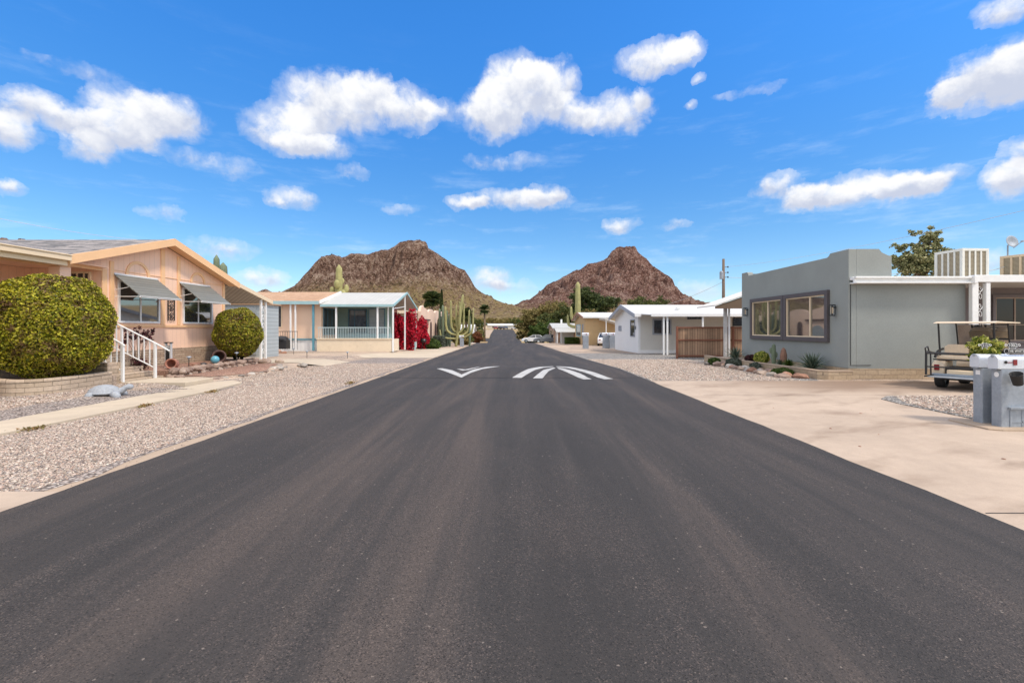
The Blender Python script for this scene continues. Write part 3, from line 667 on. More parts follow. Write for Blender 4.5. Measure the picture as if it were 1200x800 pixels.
def post(parent, x, y, z0, z1, w=.09, mat='white_paint', name='post', d=None):
    return MB().box(x-w/2, x+w/2, y-(d or w)/2, y+(d or w)/2, z0, z1).build(name, MT[mat], parent, bevel=.004)
# ------------------------------------------------------------------ house 1 : peach home, left
H1 = thing('mobile_home', 'peach sided home with grey shingle gable roof and two awninged windows', 'house', (-12.15, 15.8, .1))
XO, XWL = -11.8, -12.15
eL, rg, eR, EZ, RZ = 12.14, 15.8, 19.42, 3.50, 4.63
rf = MB(); slabYZ(rf, [(eL, EZ), (rg, RZ), (eR, EZ), (eR, EZ-.12), (rg, RZ-.13), (eL, EZ-.12)], XO-.02, -27)
rf.prism([(XO, 4, EZ), (XO, eL+.03, EZ), (-15.45, 14.5, 4.23), (-15.45, 4, 4.23)], (0, 0, -.1))
rf.prism([(-19.1, 4, EZ), (-15.45, 4, 4.23), (-15.45, 14.5, 4.23), (-19.1, 12.2, EZ)], (0, 0, -.1))
roof = rf.build('roof', MT['roof_shingle'], H1)
fa = MB(); hh = .24
fa.prism([(XO, eL-.05, EZ+.02), (XO, rg, RZ+.035), (XO, rg, RZ+.035-hh), (XO, eL-.05, EZ+.02-hh)], (.05, 0, 0))
fa.prism([(XO, rg, RZ+.035), (XO, eR+.05, EZ+.02), (XO, eR+.05, EZ+.02-hh), (XO, rg, RZ+.035-hh)], (.05, 0, 0))
fa.build('fascia', MT['peach_trim'], H1)
MB().box(XO-.35, XO-.01, eL+.1, eR-.05, EZ-.15, EZ-.135).build('soffit', MT['peach_trim'], H1) if False else None
sf = MB()
sf.prism([(XWL-.02, eL+.02, EZ-.135), (XO-.005, eL+.02, EZ-.135), (XO-.005, rg, RZ-.145), (XWL-.02, rg, RZ-.145)], (0, 0, -.012))
sf.prism([(XWL-.02, rg, RZ-.145), (XO-.005, rg, RZ-.145), (XO-.005, eR, EZ-.135), (XWL-.02, eR, EZ-.135)], (0, 0, -.012))
sf.build('soffit', MT['peach_trim'], H1)
gt = MB(); gt.box(XO, XO+.11, 3.9, eL-.06, EZ-.14, EZ-.01); gt.box(XO-.015, XO+.135, 3.9, eL-.06, EZ-.01, EZ+.02); gt.box(XO-.06, XO-.005, 3.9, eL-.06, EZ-.27, EZ-.10)
gt.build('gutter', MT['cream_trim'], H1, bevel=.008)
sl_ = (RZ-EZ)/(rg-eL)
wallpoly('wall', 'X', XWL, -.14, [(13.44, .9), (19.05, .9), (19.05, EZ-.15-.0+.1*0), (19.05, EZ-.16+(eR-19.05)*sl_), (rg, RZ-.19), (12.35, EZ-.16+(12.35-eL)*sl_), (12.35, 3.30), (13.44, 3.30)], 'peach_siding', H1)
wl = MB(); wl.box(-26.8, XWL-.141, 18.9, 19.05, .9, 3.5); wl.box(-14.4, XWL-.141, 13.45, 13.6, .76, 3.35); wl.box(-14.4, -14.25, 4.2, 13.449, .76, 3.35)
wl.build('wall', MT['peach_siding'], H1)
MB().box(-14.24, XO-.12, 4.2, 13.44, 3.352, 3.375).build('porch_ceiling', MT['peach_plain'], H1)
MB().box(-12.28, -12.0, 4.2, 12.36, 3.22, 3.345).build('beam', MT['peach_trim'], H1)
for yy in (12.02+.17, 8.3): post(H1, -12.12, yy, .76, 3.215, .30, 'peach_plain', 'column')
tr = MB()
for (ya, yb, z0, z1) in ((13.44, 13.60, .92, 3.34), (13.70, 13.84, 1.72, 3.6), (15.66, 15.84, 1.72, 4.3), (16.42, 16.56, 1.72, 4.15), (18.93, 19.07, .92, 3.42), (12.36, 13.435, 3.27, 3.36)):
    tr.box(XWL+.002, XWL+.03, ya, yb, z0, z1)
tr.box(XWL+.002, XWL+.045, 13.6, 18.92, 1.63, 1.71); tr.box(XWL+.002, XWL+.02, 13.85, 18.9, 3.335, 3.352)
tr.build('trim', MT['peach_trim'], H1, bevel=.004)
for (yc, zc, r) in ((14.72, 3.26, .47), (17.48, 3.30, .41)):
    ar = MB(); n = 18
    for i in range(n):
        a0, a1 = math.pi*i/n, math.pi*(i+1)/n
        ar.prism([(XWL+.002, yc+r*math.cos(a0), zc+r*math.sin(a0)), (XWL+.002, yc+(r-.09)*math.cos(a0), zc+(r-.09)*math.sin(a0)), (XWL+.002, yc+(r-.09)*math.cos(a1), zc+(r-.09)*math.sin(a1)), (XWL+.002, yc+r*math.cos(a1), zc+r*math.sin(a1))], (.03, 0, 0))
    ar.build('arch_trim', MT['peach_trim'], H1)
MB().box(-26.8, XWL+.03, 13.47, 19.03, -.05, .9).build('skirting', MT['stone_skirting'], H1)
MB().box(-26.8, -12.3, 4.2, 13.46, -.05, .75).build('porch_base', MT['slump_block_dark'], H1)
window(H1, 'X', XWL, 1, 13.98, 15.60, 1.76, 3.08, 'white_paint', .06, 'glass_window', (14.82,), (), .05)
window(H1, 'X', XWL, 1, 16.68, 18.28, 1.76, 3.08, 'white_paint', .06, 'glass_window', (17.5,), (), .05)
window(H1, 'Y', 13.45, -1, -13.25, -12.45, 1.0, 3.25, 'cream_trim', .06, 'glass_dark', (-13.05, -12.85, -12.65), (), .05, 'front_door')
for (ya, yb) in ((13.82, 15.48), (16.5, 18.12)):
    aw = MB(); n = 7
    for i in range(n):       # overlapping metal slats
        a0, a1 = i/n, (i+1)/n+.02
        p0 = (XWL+.03+.80*a0, 3.22-.66*a0+.02); p1 = (XWL+.03+.80*a1, 3.22-.66*a1)
        aw.prism([(p0[0], ya, p0[1]), (p1[0], ya, p1[1]), (p1[0]-.008, ya, p1[1]-.02), (p0[0]-.008, ya, p0[1]-.02)], (0, yb-ya, 0))
    w = aw.build('awning', MT['awning_metal'], H1)
    fr_ = MB(); fr_.box(XWL+.81, XWL+.84, ya-.02, yb+.02, 2.52, 2.57); fr_.box(XWL+.02, XWL+.05, ya, yb, 3.21, 3.26)
    for yy in (ya+.02, yb-.02):
        fr_.tube([(XWL+.05, yy, 2.55), (XWL+.8, yy, 2.55)], .012, 6); fr_.tube([(XWL+.05, yy, 2.75), (XWL+.45, yy, 2.83)], .010, 6)
    fr_.build('awning_frame', MT['white_paint'], w)
# black scroll panel between the windows
sp_ = MB(); sp_.box(XWL+.03, XWL+.05, 15.94, 15.97, 1.86, 2.62); sp_.box(XWL+.03, XWL+.05, 16.23, 16.26, 1.86, 2.62)
for k in range(5):
    zc = 1.93+k*.152; pts = [(XWL+.045, 16.1+.11*(1-t/14)*math.cos(t*.75+k*3.1), zc+.075*(1-t/16)*math.sin(t*.75+k*3.1)) for t in range(12)]
    sp_.tube(pts, .014, 5)
o = sp_.build('wall_ornament', MT['black_metal'], loc=(XWL, 16.1, 2.2)); setp(o, 'narrow black scrollwork panel fixed between the two awninged windows', 'wall ornament')
# carport awning of house 1
CP = thing('carport', 'cream edged lean-to carport on slim white posts at the peach home end', 'carport', (-12, 21.8, .14))
mb = MB(); slabYZ(mb, [(19.5, 3.56), (22.4, 2.90), (22.4, 2.80), (19.5, 3.46)], -12.0, -19.5); mb.build('carport_roof', MT['ribbed_underside'], CP)
mb = MB(); slabYZ(mb, [(19.3, 3.63), (22.44, 2.93), (22.44, 2.76), (19.3, 3.46)], -11.995, -11.93); mb.box(-19.5, -11.99, 22.405, 22.46, 2.78, 2.94); mb.build('edge_beam', MT['cream_trim'], CP)
for yy in (21.62, 22.02): post(CP, -12.06, yy, .12, 2.95-(yy-21.6)*.22, .085)
for k in range(6): MB().tube([(-12.06, 21.82+.13*math.cos(t*.7)*(1-t/13), .5+k*.4+.17*math.sin(t*.7)*(1-t/13)) for t in range(11)], .012, 5).build('scroll', MT['white_paint'], CP)
SH = thing('shed', 'pale blue clapboard shed with grey door under the carport', 'shed', (-15, 25.5, .14))
MB().box(-19.5, -13.40, 24.6, 25.8, .05, 2.84).build('wall', MT['pale_blue_siding'], SH)
MB().box(-19.6, -13.3, 24.5, 25.9, 2.845, 2.92).build('roof', MT['shingle_brown'], SH)
MB().box(-16.2, -13.95, 24.55, 24.598, .2, 2.72).build('door', MT['grey_garage'], SH)
# steps
ST = thing('steps', 'tan block steps climbing between white handrails to the peach home porch', 'steps', (-11.2, 12.8, .1))
mb = MB()
for k in range(5): mb.box(-12.14+.2*(k > 3)*0, -10.55-.30*k, 12.26, 13.72, .05+.145*k, .195+.145*k-.003)
mb.build('tread', MT['slump_block'], ST, bevel=.01)
MB().box(-12.32, -10.60, 11.9, 12.255, -.02, .70).build('side_wall', MT['slump_block_dark'], ST, bevel=.01)
def handrail(label, y, xf, z0, slope, xend, xext):
    t = thing('handrail', label, 'handrail', (xf, y, z0), group='white handrails of the porch steps')
    zt = lambda x: z0+1.03+slope*(xf-x)
    MB().tube([(xext, y, zt(xext)-.02), (xf, y, zt(xf)), (xend, y, zt(xend))], .024, 8).build('top_rail', MT['white_paint'], t)
    MB().tube([(xf, y, zt(xf)-.72), (xend, y, zt(xend)-.72)], .018, 8).build('bottom_rail', MT['white_paint'], t)
    post(t, xf, y, z0-.05, zt(xf), .06); post(t, (xf+xend)/2-.1, y, z0-.02, zt((xf+xend)/2-.1), .05)
    x = xf-.16
    while x > xend+.05:
        MB().box(x-.012, x+.012, y-.012, y+.012, zt(x)-.72, zt(x)).build('baluster', MT['white_paint'], t); x -= .16
handrail('nearer white handrail of the porch steps, its end post down by the tortoise ornament', 12.30, -10.55, .14, .55, -12.2, -10.5)
handrail('farther white handrail of the porch steps, running out past its end post', 13.30, -10.47, .14, .5, -12.2, -10.05)
# ------------------------------------------------------------------ curved planter wall under the big shrub
cur = [(-12.6, 11.1), (-12.2, 10.62), (-11.7, 10.28), (-11.2, 10.02), (-10.85, 9.95), (-10.55, 10.1), (-10.42, 10.5), (-10.45, 11.1), (-10.58, 11.88)]
def wallcurve(name, pts, th, z0, z1, mat, label, cat='planter wall', cap=.05, capm=None):
    t = thing(name, label, cat, (pts[len(pts)//2][0], pts[len(pts)//2][1], max(0, z0)))
    P = [Vector((x, y, 0)) for x, y in pts]
    N_ = []
    for i in range(len(P)):
        tt = (P[min(i+1, len(P)-1)]-P[max(0, i-1)]).normalized(); N_.append(Vector((-tt.y, tt.x, 0)))
    def ring(a, b, zz0, zz1, nm, m_):
        mb = MB(); n = len(P); V = []
        for i in range(n):
            o1 = P[i]+N_[i]*a; o2 = P[i]+N_[i]*b
            V += [(o1.x, o1.y, zz0), (o2.x, o2.y, zz0), (o2.x, o2.y, zz1), (o1.x, o1.y, zz1)]
        Fc = []
        for i in range(n-1):
            q = 4*i
            for k in range(4): Fc.append((q+k, q+(k+1) % 4, q+4+(k+1) % 4, q+4+k))
        Fc += [(0, 3, 2, 1), (4*n-4, 4*n-3, 4*n-2, 4*n-1)]
        mb.add(V, Fc); return mb.build(nm, MT[m_], t, bevel=.008)
    ring(-th/2, th/2, z0, z1-cap, 'wall', mat); ring(-th/2-.012, th/2+.012, z1-cap+.001, z1, 'cap', capm or mat)
    return t
def subdiv(pts, n=4):
    out = []
    for i in range(len(pts)-1):
        p0 = pts[max(0, i-1)]; p1 = pts[i]; p2 = pts[i+1]; p3 = pts[min(len(pts)-1, i+2)]
        for k in range(n):
            t = k/n; out.append(tuple(.5*((2*p1[j])+(-p0[j]+p2[j])*t+(2*p0[j]-5*p1[j]+4*p2[j]-p3[j])*t*t+(-p0[j]+3*p1[j]-3*p2[j]+p3[j])*t**3) for j in (0, 1)))
    out.append(pts[-1]); return out
wallcurve('planter_wall', subdiv(cur), .2, -.05, .48, 'slump_block', 'low curved tan block planter wall below the big round shrub', 'planter wall', .06)
o = MB().prism([(x*.985-.12, y*1.01+.1, .1) for x, y in subdiv(cur)]+[(-12.3, 12.0, .1)], (0, 0, .27)).build('planter_soil', MT['ground_dirt'], setp(bpy.data.objects[[ob.name for ob in bpy.data.objects if ob.name.startswith('planter_wall')][0]]))
# ------------------------------------------------------------------ house 2 : brown roof with teal fascia and porch
H2 = thing('mobile_home', 'apricot home with brown shingle roof, teal trim and railed porch', 'house', (-14.3, 35, 0))
mb = MB(); slabYZ(mb, [(33.0, 3.52), (37.0, 4.50), (41.0, 3.5), (41.0, 3.4), (37.0, 4.38), (33.0, 3.40)], -14.26, -28); mb.build('roof', MT['shingle_brown'], H2)
mb = MB(); slabYZ(mb, [(33.05, 3.30), (37.0, 4.44), (40.9, 3.25), (40.9, 3.17), (37.0, 4.34), (33.05, 3.21)], -14.2, -8.95); mb.build('porch_roof', MT['ribbed_white'], H2)
mb = MB(); slabYZ(mb, [(33.0, 3.56), (37.0, 4.56), (37.0, 4.36), (33.0, 3.34)], -14.25, -14.17); mb.build('barge_board', MT['white_paint'], H2)
mb = MB(); mb.box(-28, -14.27, 32.92, 32.99, 3.30, 3.54); mb.box(-14.18, -8.95, 32.98, 33.04, 3.13, 3.31); mb.build('fascia', MT['teal_pale'], H2)
mb = MB(); slabYZ(mb, [(33.0, 3.32), (37.0, 4.49), (41.0, 3.28), (41.0, 3.13), (37.0, 4.34), (33.0, 3.15)], -8.94, -8.87); mb.build('gable_trim', MT['teal_pale'], H2)
MB().box(-28, -14.3, 33.5, 40.5, .78, 3.42).build('wall', MT['apricot_wall'], H2)
MB().box(-28, -14.3, 33.47, 40.5, -.1, .74).build('skirt', MT['white_skirt'], H2)
MB().box(-17.0, -14.28, 33.40, 33.468, .741, .84).build('band', MT['teal_paint'], H2)
window(H2, 'Y', 33.5, -1, -17.75, -17.15, 1.65, 3.35, 'cream_trim', .05, 'glass_dark', (), ())
post(H2, -16.33, 33.1, 0, 3.3, .10); post(H2, -15.98, 33.1, 0, 3.3, .10); post(H2, -14.72, 33.15, 0, 3.3, .13, 'teal_paint')
MB().box(-14.45, -9.1, 33.1, 33.28, -.1, .80).build('porch_wall', MT['porch_cream'], H2); MB().box(-14.5, -9.05, 33.04, 33.33, .801, .87).build('porch_cap', MT['porch_cream'], H2, bevel=.01)
MB().box(-9.28, -9.1, 33.281, 35.2, -.1, .80).build('porch_wall', MT['porch_cream'], H2)
for px in (394, 442.5): post(H2, (px-VX)*33.18/F, 33.18, .87, 3.22, .11)
post(H2, -9.55, 33.9, .87, 3.4, .09); post(H2, -8.98, 33.12, -.1, 3.2, .10); post(H2, -8.98, 36.6, -.1, 4.3, .10); post(H2, -8.98, 40.6, -.1, 3.2, .10)
mb = MB()
for k in range(44): x = -14.35+k*.12; mb.box(x-.012, x+.012, 33.17, 33.19, .87, 1.62)
mb.box(-14.4, -9.2, 33.155, 33.205, 1.62, 1.67); mb.build('railing', MT['rail_aqua'], H2)
MB().box(-14.3, -9.9, 36.4, 36.55, .0, 4.0).build('porch_back_wall', MT['sage_panel'], H2)
window(H2, 'Y', 36.4, -1, -13.4, -11.9, 1.2, 3.1, 'teal_dark', .07, 'glass_dark', (-12.9,), ())
window(H2, 'Y', 36.4, -1, -11.8, -10.5, 1.0, 3.15, 'teal_dark', .05, 'grey_garage', (), ())
MB().box(-14.3, -9.9, 36.3, 36.399, .0, 1.15).build('wainscot', MT['teal_pale'], H2)
window(H2, 'X', -14.3, 1, 33.8, 36.2, 1.1, 3.1, 'teal_dark', .08, 'glass_dark', (34.6, 35.4), ())
mb = MB(); mb.tube([(-8.95, 33.12, 2.2), (-8.95, 33.12, 3.1)], .03, 6); mb.tube([(-8.98, 33.2, 3.0), (-8.98, 36.6, 3.3)], .03, 6); mb.tube([(-10.1, 33.18, 3.05), (-9.0, 33.15, 3.15)], .02, 6); mb.build('downpipe', MT['white_paint'], H2)
# ------------------------------------------------------------------ building 3 : mission style
B3 = thing('stucco_building', 'cream mission style stucco building with scalloped parapet and arched doorways beyond the porch', 'house', (-11, 48, -.4))
MB().box(-20, -9.55, 44.3, 58, -.6, 3.2).build('wall', MT['cream_stucco'], B3)
MB().box(-13.5, -9.6, 43.9, 44.29, 3.0, 3.35).build('parapet', MT['cream_stucco'], B3); MB().box(-13.4, -11, 44.2, 44.298, 2.4, 2.75).build('vent_strip', MT['sage_panel'], B3)
pts = [(44, -.6)]
for y in np.linspace(44, 57, 40): 
    u = (y-44)/13; pts.append((y, 3.2+.42*abs(math.sin(u*math.pi*3.5))**.7+(.25 if .02 < u < .12 else 0)))
pts.append((57, -.6)); wallpoly('parapet_wall', 'X', -9.3, -.24, pts, 'pink_stucco', B3)
def archpoly(y0, y1, z0, z1, x, mat, nm):
    r = (y1-y0)/2; c = (y0+y1)/2; p = [(x, y0, z0)]+[(x, c-r*math.cos(a), z1-r+r*math.sin(a)) for a in np.linspace(0, math.pi, 13)]+[(x, y1, z0)]
    return MB().prism(p, (.03, 0, 0)).build(nm, MT[mat], B3)
archpoly(44.9, 47.6, -.5, 1.9, -9.295, 'grey_garage', 'archway'); archpoly(48.7, 49.6, -.5, 2.3, -9.295, 'dark_rust', 'door'); archpoly(51.4, 52.6, -.4, 2.2, -9.295, 'dark_rust', 'window')
MB().box(-9.29, -9.1, 44.9, 48.0, 2.35, 2.5).build('ledge', MT['dark_rust'], B3)
# ------------------------------------------------------------------ white house, right
WH = thing('mobile_home', 'white home with grey gable trim and porch posts, behind the wooden fence', 'house', (12, 36, -.2))
mb = MB(); slabYZ(mb, [(32.6, 2.62), (36.9, 3.46), (41.6, 2.52), (41.6, 2.42), (36.9, 3.34), (32.6, 2.52)], 8.24, 26)
mb.prism([(8.72, 30.2, 2.50), (26, 30.2, 2.50), (26, 32.59, 2.615), (8.72, 32.59, 2.615)], (0, 0, -.05)); mb.build('roof', MT['white_metal_roof'], WH)
mb = MB(); slabYZ(mb, [(32.55, 2.64), (36.9, 3.49), (41.65, 2.54), (41.65, 2.28), (36.9, 3.22), (32.55, 2.36)], 8.17, 8.235); mb.build('gable_trim', MT['grey_fascia'], WH)
mb = MB(); mb.box(8.72, 26, 30.13, 30.195, 2.36, 2.53); mb.box(8.245, 8.715, 32.5, 32.58, 2.40, 2.6); mb.build('gutter', MT['white_paint'], WH)
wallpoly('wall', 'X', 8.7, .15, [(33.3, -.3), (41.3, -.3), (41.3, 2.48), (36.9, 3.30), (33.3, 2.62)], 'white_wall', WH)
MB().box(8.851, 26, 33.3, 41.3, .02, 2.6).build('wall', MT['offwhite_wall'], WH); MB().box(8.851, 26, 33.26, 41.2, -.3, .018).build('skirt', MT['white_wall'], WH)
window(WH, 'X', 8.7, -1, 34.2, 35.6, .95, 2.25, 'grey_fascia', .06, 'glass_dark', (), ())
window(WH, 'X', 8.7, -1, 38.7, 39.7, 1.35, 1.8, 'grey_fascia', .06, 'grey_fascia', (), (), name='vent')
window(WH, 'Y', 33.3, -1, 9.72, 11.08, 1.12, 2.28, 'grey_fascia', .11, 'glass_dark', (10.4,), ()); window(WH, 'Y', 33.3, -1, 12.2, 13.35, 2.22, 2.45, 'grey_fascia', .03, 'glass_dark', (), ()); window(WH, 'Y', 33.3, -1, 15.5, 16.6, 1.75, 2.35, 'black_metal', .05, 'glass_dark', (), ())
for x in (9.58, 9.82, 12.15, 14.85): post(WH, x, 30.3, -.2, 2.37, .10)
MB().box(8.62, 8.66, 33.9, 34.0, 1.5, 1.75).build('wall_lamp', MT['black_metal'], WH)
MB().lathe((11.9, 34.2, 2.95), [(.16, -.1), (.16, .12), (.22, .12), (.2, .2), (0, .22)], 12).build('roof_vent', MT['white_paint'], WH)
# ------------------------------------------------------------------ tan house
TH = thing('mobile_home', 'tan stucco home with cream roof between the tall saguaro and the white home', 'house', (10, 60, -.5))
mb = MB(); slabYZ(mb, [(55.4, 2.95), (60.5, 3.65), (66.4, 2.75), (66.4, 2.62), (60.5, 3.5), (55.4, 2.8)], 7.8, 18); mb.build('roof', MT['white_metal_roof'], TH)
mb = MB(); slabYZ(mb, [(55.3, 2.98), (60.5, 3.7), (66.5, 2.78), (66.5, 2.5), (60.5, 3.4), (55.3, 2.7)], 7.72, 7.79); mb.build('gable_trim', MT['rock_rust'], TH)
wallpoly('wall', 'X', 8.2, .15, [(56, -.7), (66, -.7), (66, 2.62), (60.5, 3.45), (56, 2.80)], 'tan_stucco', TH); MB().box(8.351, 18, 56.0, 65.9, -.7, 2.8).build('wall', MT['tan_stucco'], TH)
window(TH, 'X', 8.2, -1, 60.2, 64.5, .5, 2.1, 'teal_pale', .12, 'glass_dark', (61.7, 63.1), ()); window(TH, 'X', 8.2, -1, 57.6, 58.6, .3, 2.1, 'grey_fascia', .08, 'glass_dark', (), ())
CN = thing('carport', 'white sloping canopy over the drive of the tan home', 'carport', (11, 54, -.5))
mb = MB(); slabXZ(mb, [(9.8, 2.72), (12.3, 1.95), (12.3, 1.83), (9.8, 2.6)], 51.8, 55.9); mb.build('canopy', MT['white_metal_roof'], CN)
post(CN, 12.2, 52, -.6, 1.85, .1); post(CN, 9.95, 52, -.6, 2.6, .08)
# ------------------------------------------------------------------ far homes
def simple_home(label, x0, x1, y0, y1, zt, ridge, wall, roofm, loc, over=.35, wins=(), trim='cream_trim'):
    t = thing('mobile_home', label, 'house', loc)
    zb = gz((x0+x1)/2, (y0+y1)/2)-1.0; yc = (y0+y1)/2
    mb = MB(); slabYZ(mb, [(y0, zb), (y1, zb), (y1, zt), (yc, ridge-.12), (y0, zt)], x0, x1); mb.build('wall', MT[wall], t)
    mb = MB(); slabYZ(mb, [(y0-over, zt+.06), (yc, ridge), (y1+over, zt+.06), (y1+over, zt-.06), (yc, ridge-.12), (y0-over, zt-.06)], x0-over, x1+over); mb.build('roof', MT[roofm], t)
    for (pl, u0, u1, z0, z1, s) in wins: window(t, pl, {'X-': x0, 'X+': x1}.get(pl+s, y0) if pl == 'X' else y0, -1 if (pl == 'Y' or s == '-') else 1, u0, u1, z0, z1, trim, .08, 'glass_dark', (), ())
    return t
F1 = simple_home('far low home with white ridged roof and red brown wall, behind the silver sedan', 5.8, 15, 73, 86, 1.55, 2.45, 'rock_rust', 'ribbed_white', (8, 78, -.9), wins=(('X', 74.5, 76, .1, 1.2, '-'), ('X', 79, 82, .1, 1.3, '-')))
MB().box(7.3, 7.6, 79, 79.3, 1.9, 3.1).build('chimney', MT['white_paint'], F1)
F1b = thing('carport', 'small white gabled carport in front of the red brown walled home', 'carport', (7, 70, -.7))
mb = MB(); slabYZ(mb, [(67.5, 1.05), (70, 1.55), (72.6, 1.3), (72.6, 1.2), (70, 1.45), (67.5, .95)], 5.6, 14); mb.build('carport_roof', MT['ribbed_white'], F1b)
for (x, y) in ((5.8, 67.7), (5.8, 70), (8.6, 67.7), (8.6, 72.3)): post(F1b, x, y, -1, 1.2, .14)
MB().box(6.6, 8.4, 69.5, 72, -1, 1.15).build('wall', MT['offwhite_wall'], F1b)
simple_home('small white gabled house peeking above bushes left of the road', -10.6, -8.4, 84, 90, .95, 2.3, 'white_wall', 'white_metal_roof', (-9.5, 87, -1.4))
simple_home('long pale home across the far end of the street', -16, -3.0, 232, 242, 2.9, 3.9, 'offwhite_wall', 'white_metal_roof', (-8, 236, 1.2), wins=(('Y', -13, -11.5, 1.6, 2.6, ''), ('Y', -8, -6.5, 1.6, 2.6, '')))
simple_home('pale home with olive roof beyond the far parked cars on the left', -22, -15.6, 222, 232, 3.1, 4.0, 'cream_stucco', 'sage_panel', (-19, 226, 1.2))
simple_home('white trailer home behind the rounded green bush at the end of the street', -2.3, 5, 222, 230, 3.0, 3.5, 'white_wall', 'white_metal_roof', (1, 226, 1.2), wins=(('Y', -1.2, .2, 1.6, 2.5, ''),))
simple_home('low cream home low on the slope past the mesquite on the right', 9, 22, 130, 140, 2.0, 2.9, 'cream_stucco', 'white_metal_roof', (15, 135, 0))
simple_home('tan home among trees left of the far road', -32, -18, 140, 152, 2.2, 3.2, 'tan_stucco', 'white_metal_roof', (-24, 146, 0))
# ------------------------------------------------------------------ grey stucco house
GH = thing('mobile_home', 'grey stucco flat roofed house with stepped parapet and two purple framed windows', 'house', (12, 17, 0))
GX, GY0, GY1 = 10.4, 14.5, 21.42
pr = [(GY0, .33), (GY1, .33), (GY1, 4.14), (20.95, 4.14), (20.85, 4.08), (20.8, 3.97), (15.52, 3.97), (15.42, 4.02), (15.36, 4.09), (GY0, 4.09)]
wallpoly('wall', 'X', GX, .25, pr, 'stucco_grey', GH, bevel=.015)
pr2 = [(GX+.251, .33), (14.0801, .33), (14.0801, 3.05), (11.76, 3.05), (11.76, 3.86), (11.62, 3.9), (11.45, 3.98), (11.36, 4.09), (GX+.251, 4.09)]
wallpoly('wall', 'Y', GY0+.002, .22, pr2, 'stucco_grey', GH)
mb = MB(); mb.box(11.56, 11.76, 14.73, 21.2, 3.06, 3.86); mb.box(GX+.251, 11.76, 21.2, GY1, 3.06, 4.1); mb.box(13.8501, 14.0801, 14.723, 16.3, .33, 3.05); mb.box(GX+.251, 30, 21.2, GY1, .33, 3.05)
mb.build('wall', MT['stucco_grey'], GH)
mb = MB(); mb.box(14.08011, 30, 16.3, 16.5, 0, 3.05); mb.build('patio_wall', MT['window_purple'] if False else surf('patio_paint', (.20, .175, .18), .9, .08, 1, .05, 45, .5, 90, .006), GH)
mb = MB(); mb.box(11.765, 30, 14.4, 21.19, 3.062, 3.14); mb.build('roof', MT['white_metal_roof'], GH)
mb = MB(); mb.box(10.43, 14.0701, 14.30, 14.36, 3.0, 3.19); mb.box(10.43, 14.0701, 14.22, 14.30, 3.14, 3.20); mb.box(10.43, 14.0701, 14.36, 14.499, 3.10, 3.2); mb.box(10.43, 14.0701, 14.20, 14.499, 2.985, 3.02)
mb.box(14.0901, 30, 14.2, 14.42, 3.02, 3.24); mb.box(14.0301, 14.1301, 14.15, 14.44, 2.98, 3.22); mb.build('gutter', MT['white_paint'], GH, bevel=.01)
mb = MB(); mb.box(14.0901, 30, 14.43, 16.29, 3.02, 3.06); mb.build('patio_ceiling', MT['white_metal_roof'], GH)
mb = MB(); mb.box(GX-.02, 14.1, GY0-.02, 14.72, -.05, .325); mb.box(GX-.02, GX+.25, 14.721, 21.4, -.05, .325); mb.build('brick_base', MT['planter_brick'], GH)
def onGX(px, y): return onX(px, y, GX)
window(GH, 'X', GX, -1, onGX(972.5, 0)[1], onGX(920.5, 0)[1], 1.13, 2.88, 'window_purple', .15, 'glass_window', (16.35,), (), .10, sash='cream_trim', slabel='nearer window of the pair, beside the right wall lamp')
window(GH, 'X', GX, -1, onGX(920, 0)[1], onGX(881, 0)[1], 1.13, 2.88, 'window_purple', .15, 'glass_window', (19.1,), (), .10, sash='cream_trim', slabel='farther window of the pair')
for (px, tz) in ((979.5, 2.2), (876.5, 2.35)):
    yy = onGX(px, 0)[1]; mb = MB()
    mb.box(GX-.13, GX, yy-.02, yy+.02, tz+.06, tz+.1); mb.box(GX-.19, GX-.06, yy-.075, yy+.075, tz+.14, tz+.17); mb.box(GX-.185, GX-.065, yy-.07, yy+.07, tz-.2, tz-.17)
    for (dx, dy) in ((-.18, -.065), (-.18, .065), (-.07, -.065), (-.07, .065)): mb.box(GX+dx-.008, GX+dx+.008, yy+dy-.008, yy+dy+.008, tz-.17, tz+.14)
    w = mb.build('wall_lamp', MT['black_metal'], GH); MB().box(GX-.15, GX-.1, yy-.03, yy+.03, tz-.12, tz+.08).build('lamp_glass', MT['cream_trim'], w)
mb = MB(); mb.tube([(GX+.06, GY0-.012, 3.0), (GX+.06, GY0-.012, .44), (GX+.7, GY0-.012, .44)], .009, 6); mb.build('cable', MT['black_metal'], GH)
window(GH, 'Y', 16.3, -1, 16.75, 18.3, 1.05, 2.78, 'patio_paint', .10, 'glass_patio', (17.55,), (1.72,), .06, sash='rock_pink')
for (x, w_) in ((14.1201, .19), (14.5201, .13)): post(GH, x, 14.28, 0, 3.0, w_, name='porch_post', d=.12)
for k in range(5):
    mb = MB(); zc = .5+k*.55
    for s_ in (1, -1): mb.tube([(14.3201+s_*.075*math.cos(t*.62)*(1-t/15)*1.1, 14.28, zc+s_*(.13-.12*math.sin(t*.62)*(1-t/15))) for t in range(13)], .008, 5)
    mb.tube([(14.4001, 14.28, zc+.13), (14.2401, 14.28, zc-.13)], .008, 5)
    mb.build('scroll', MT['white_paint'], GH)
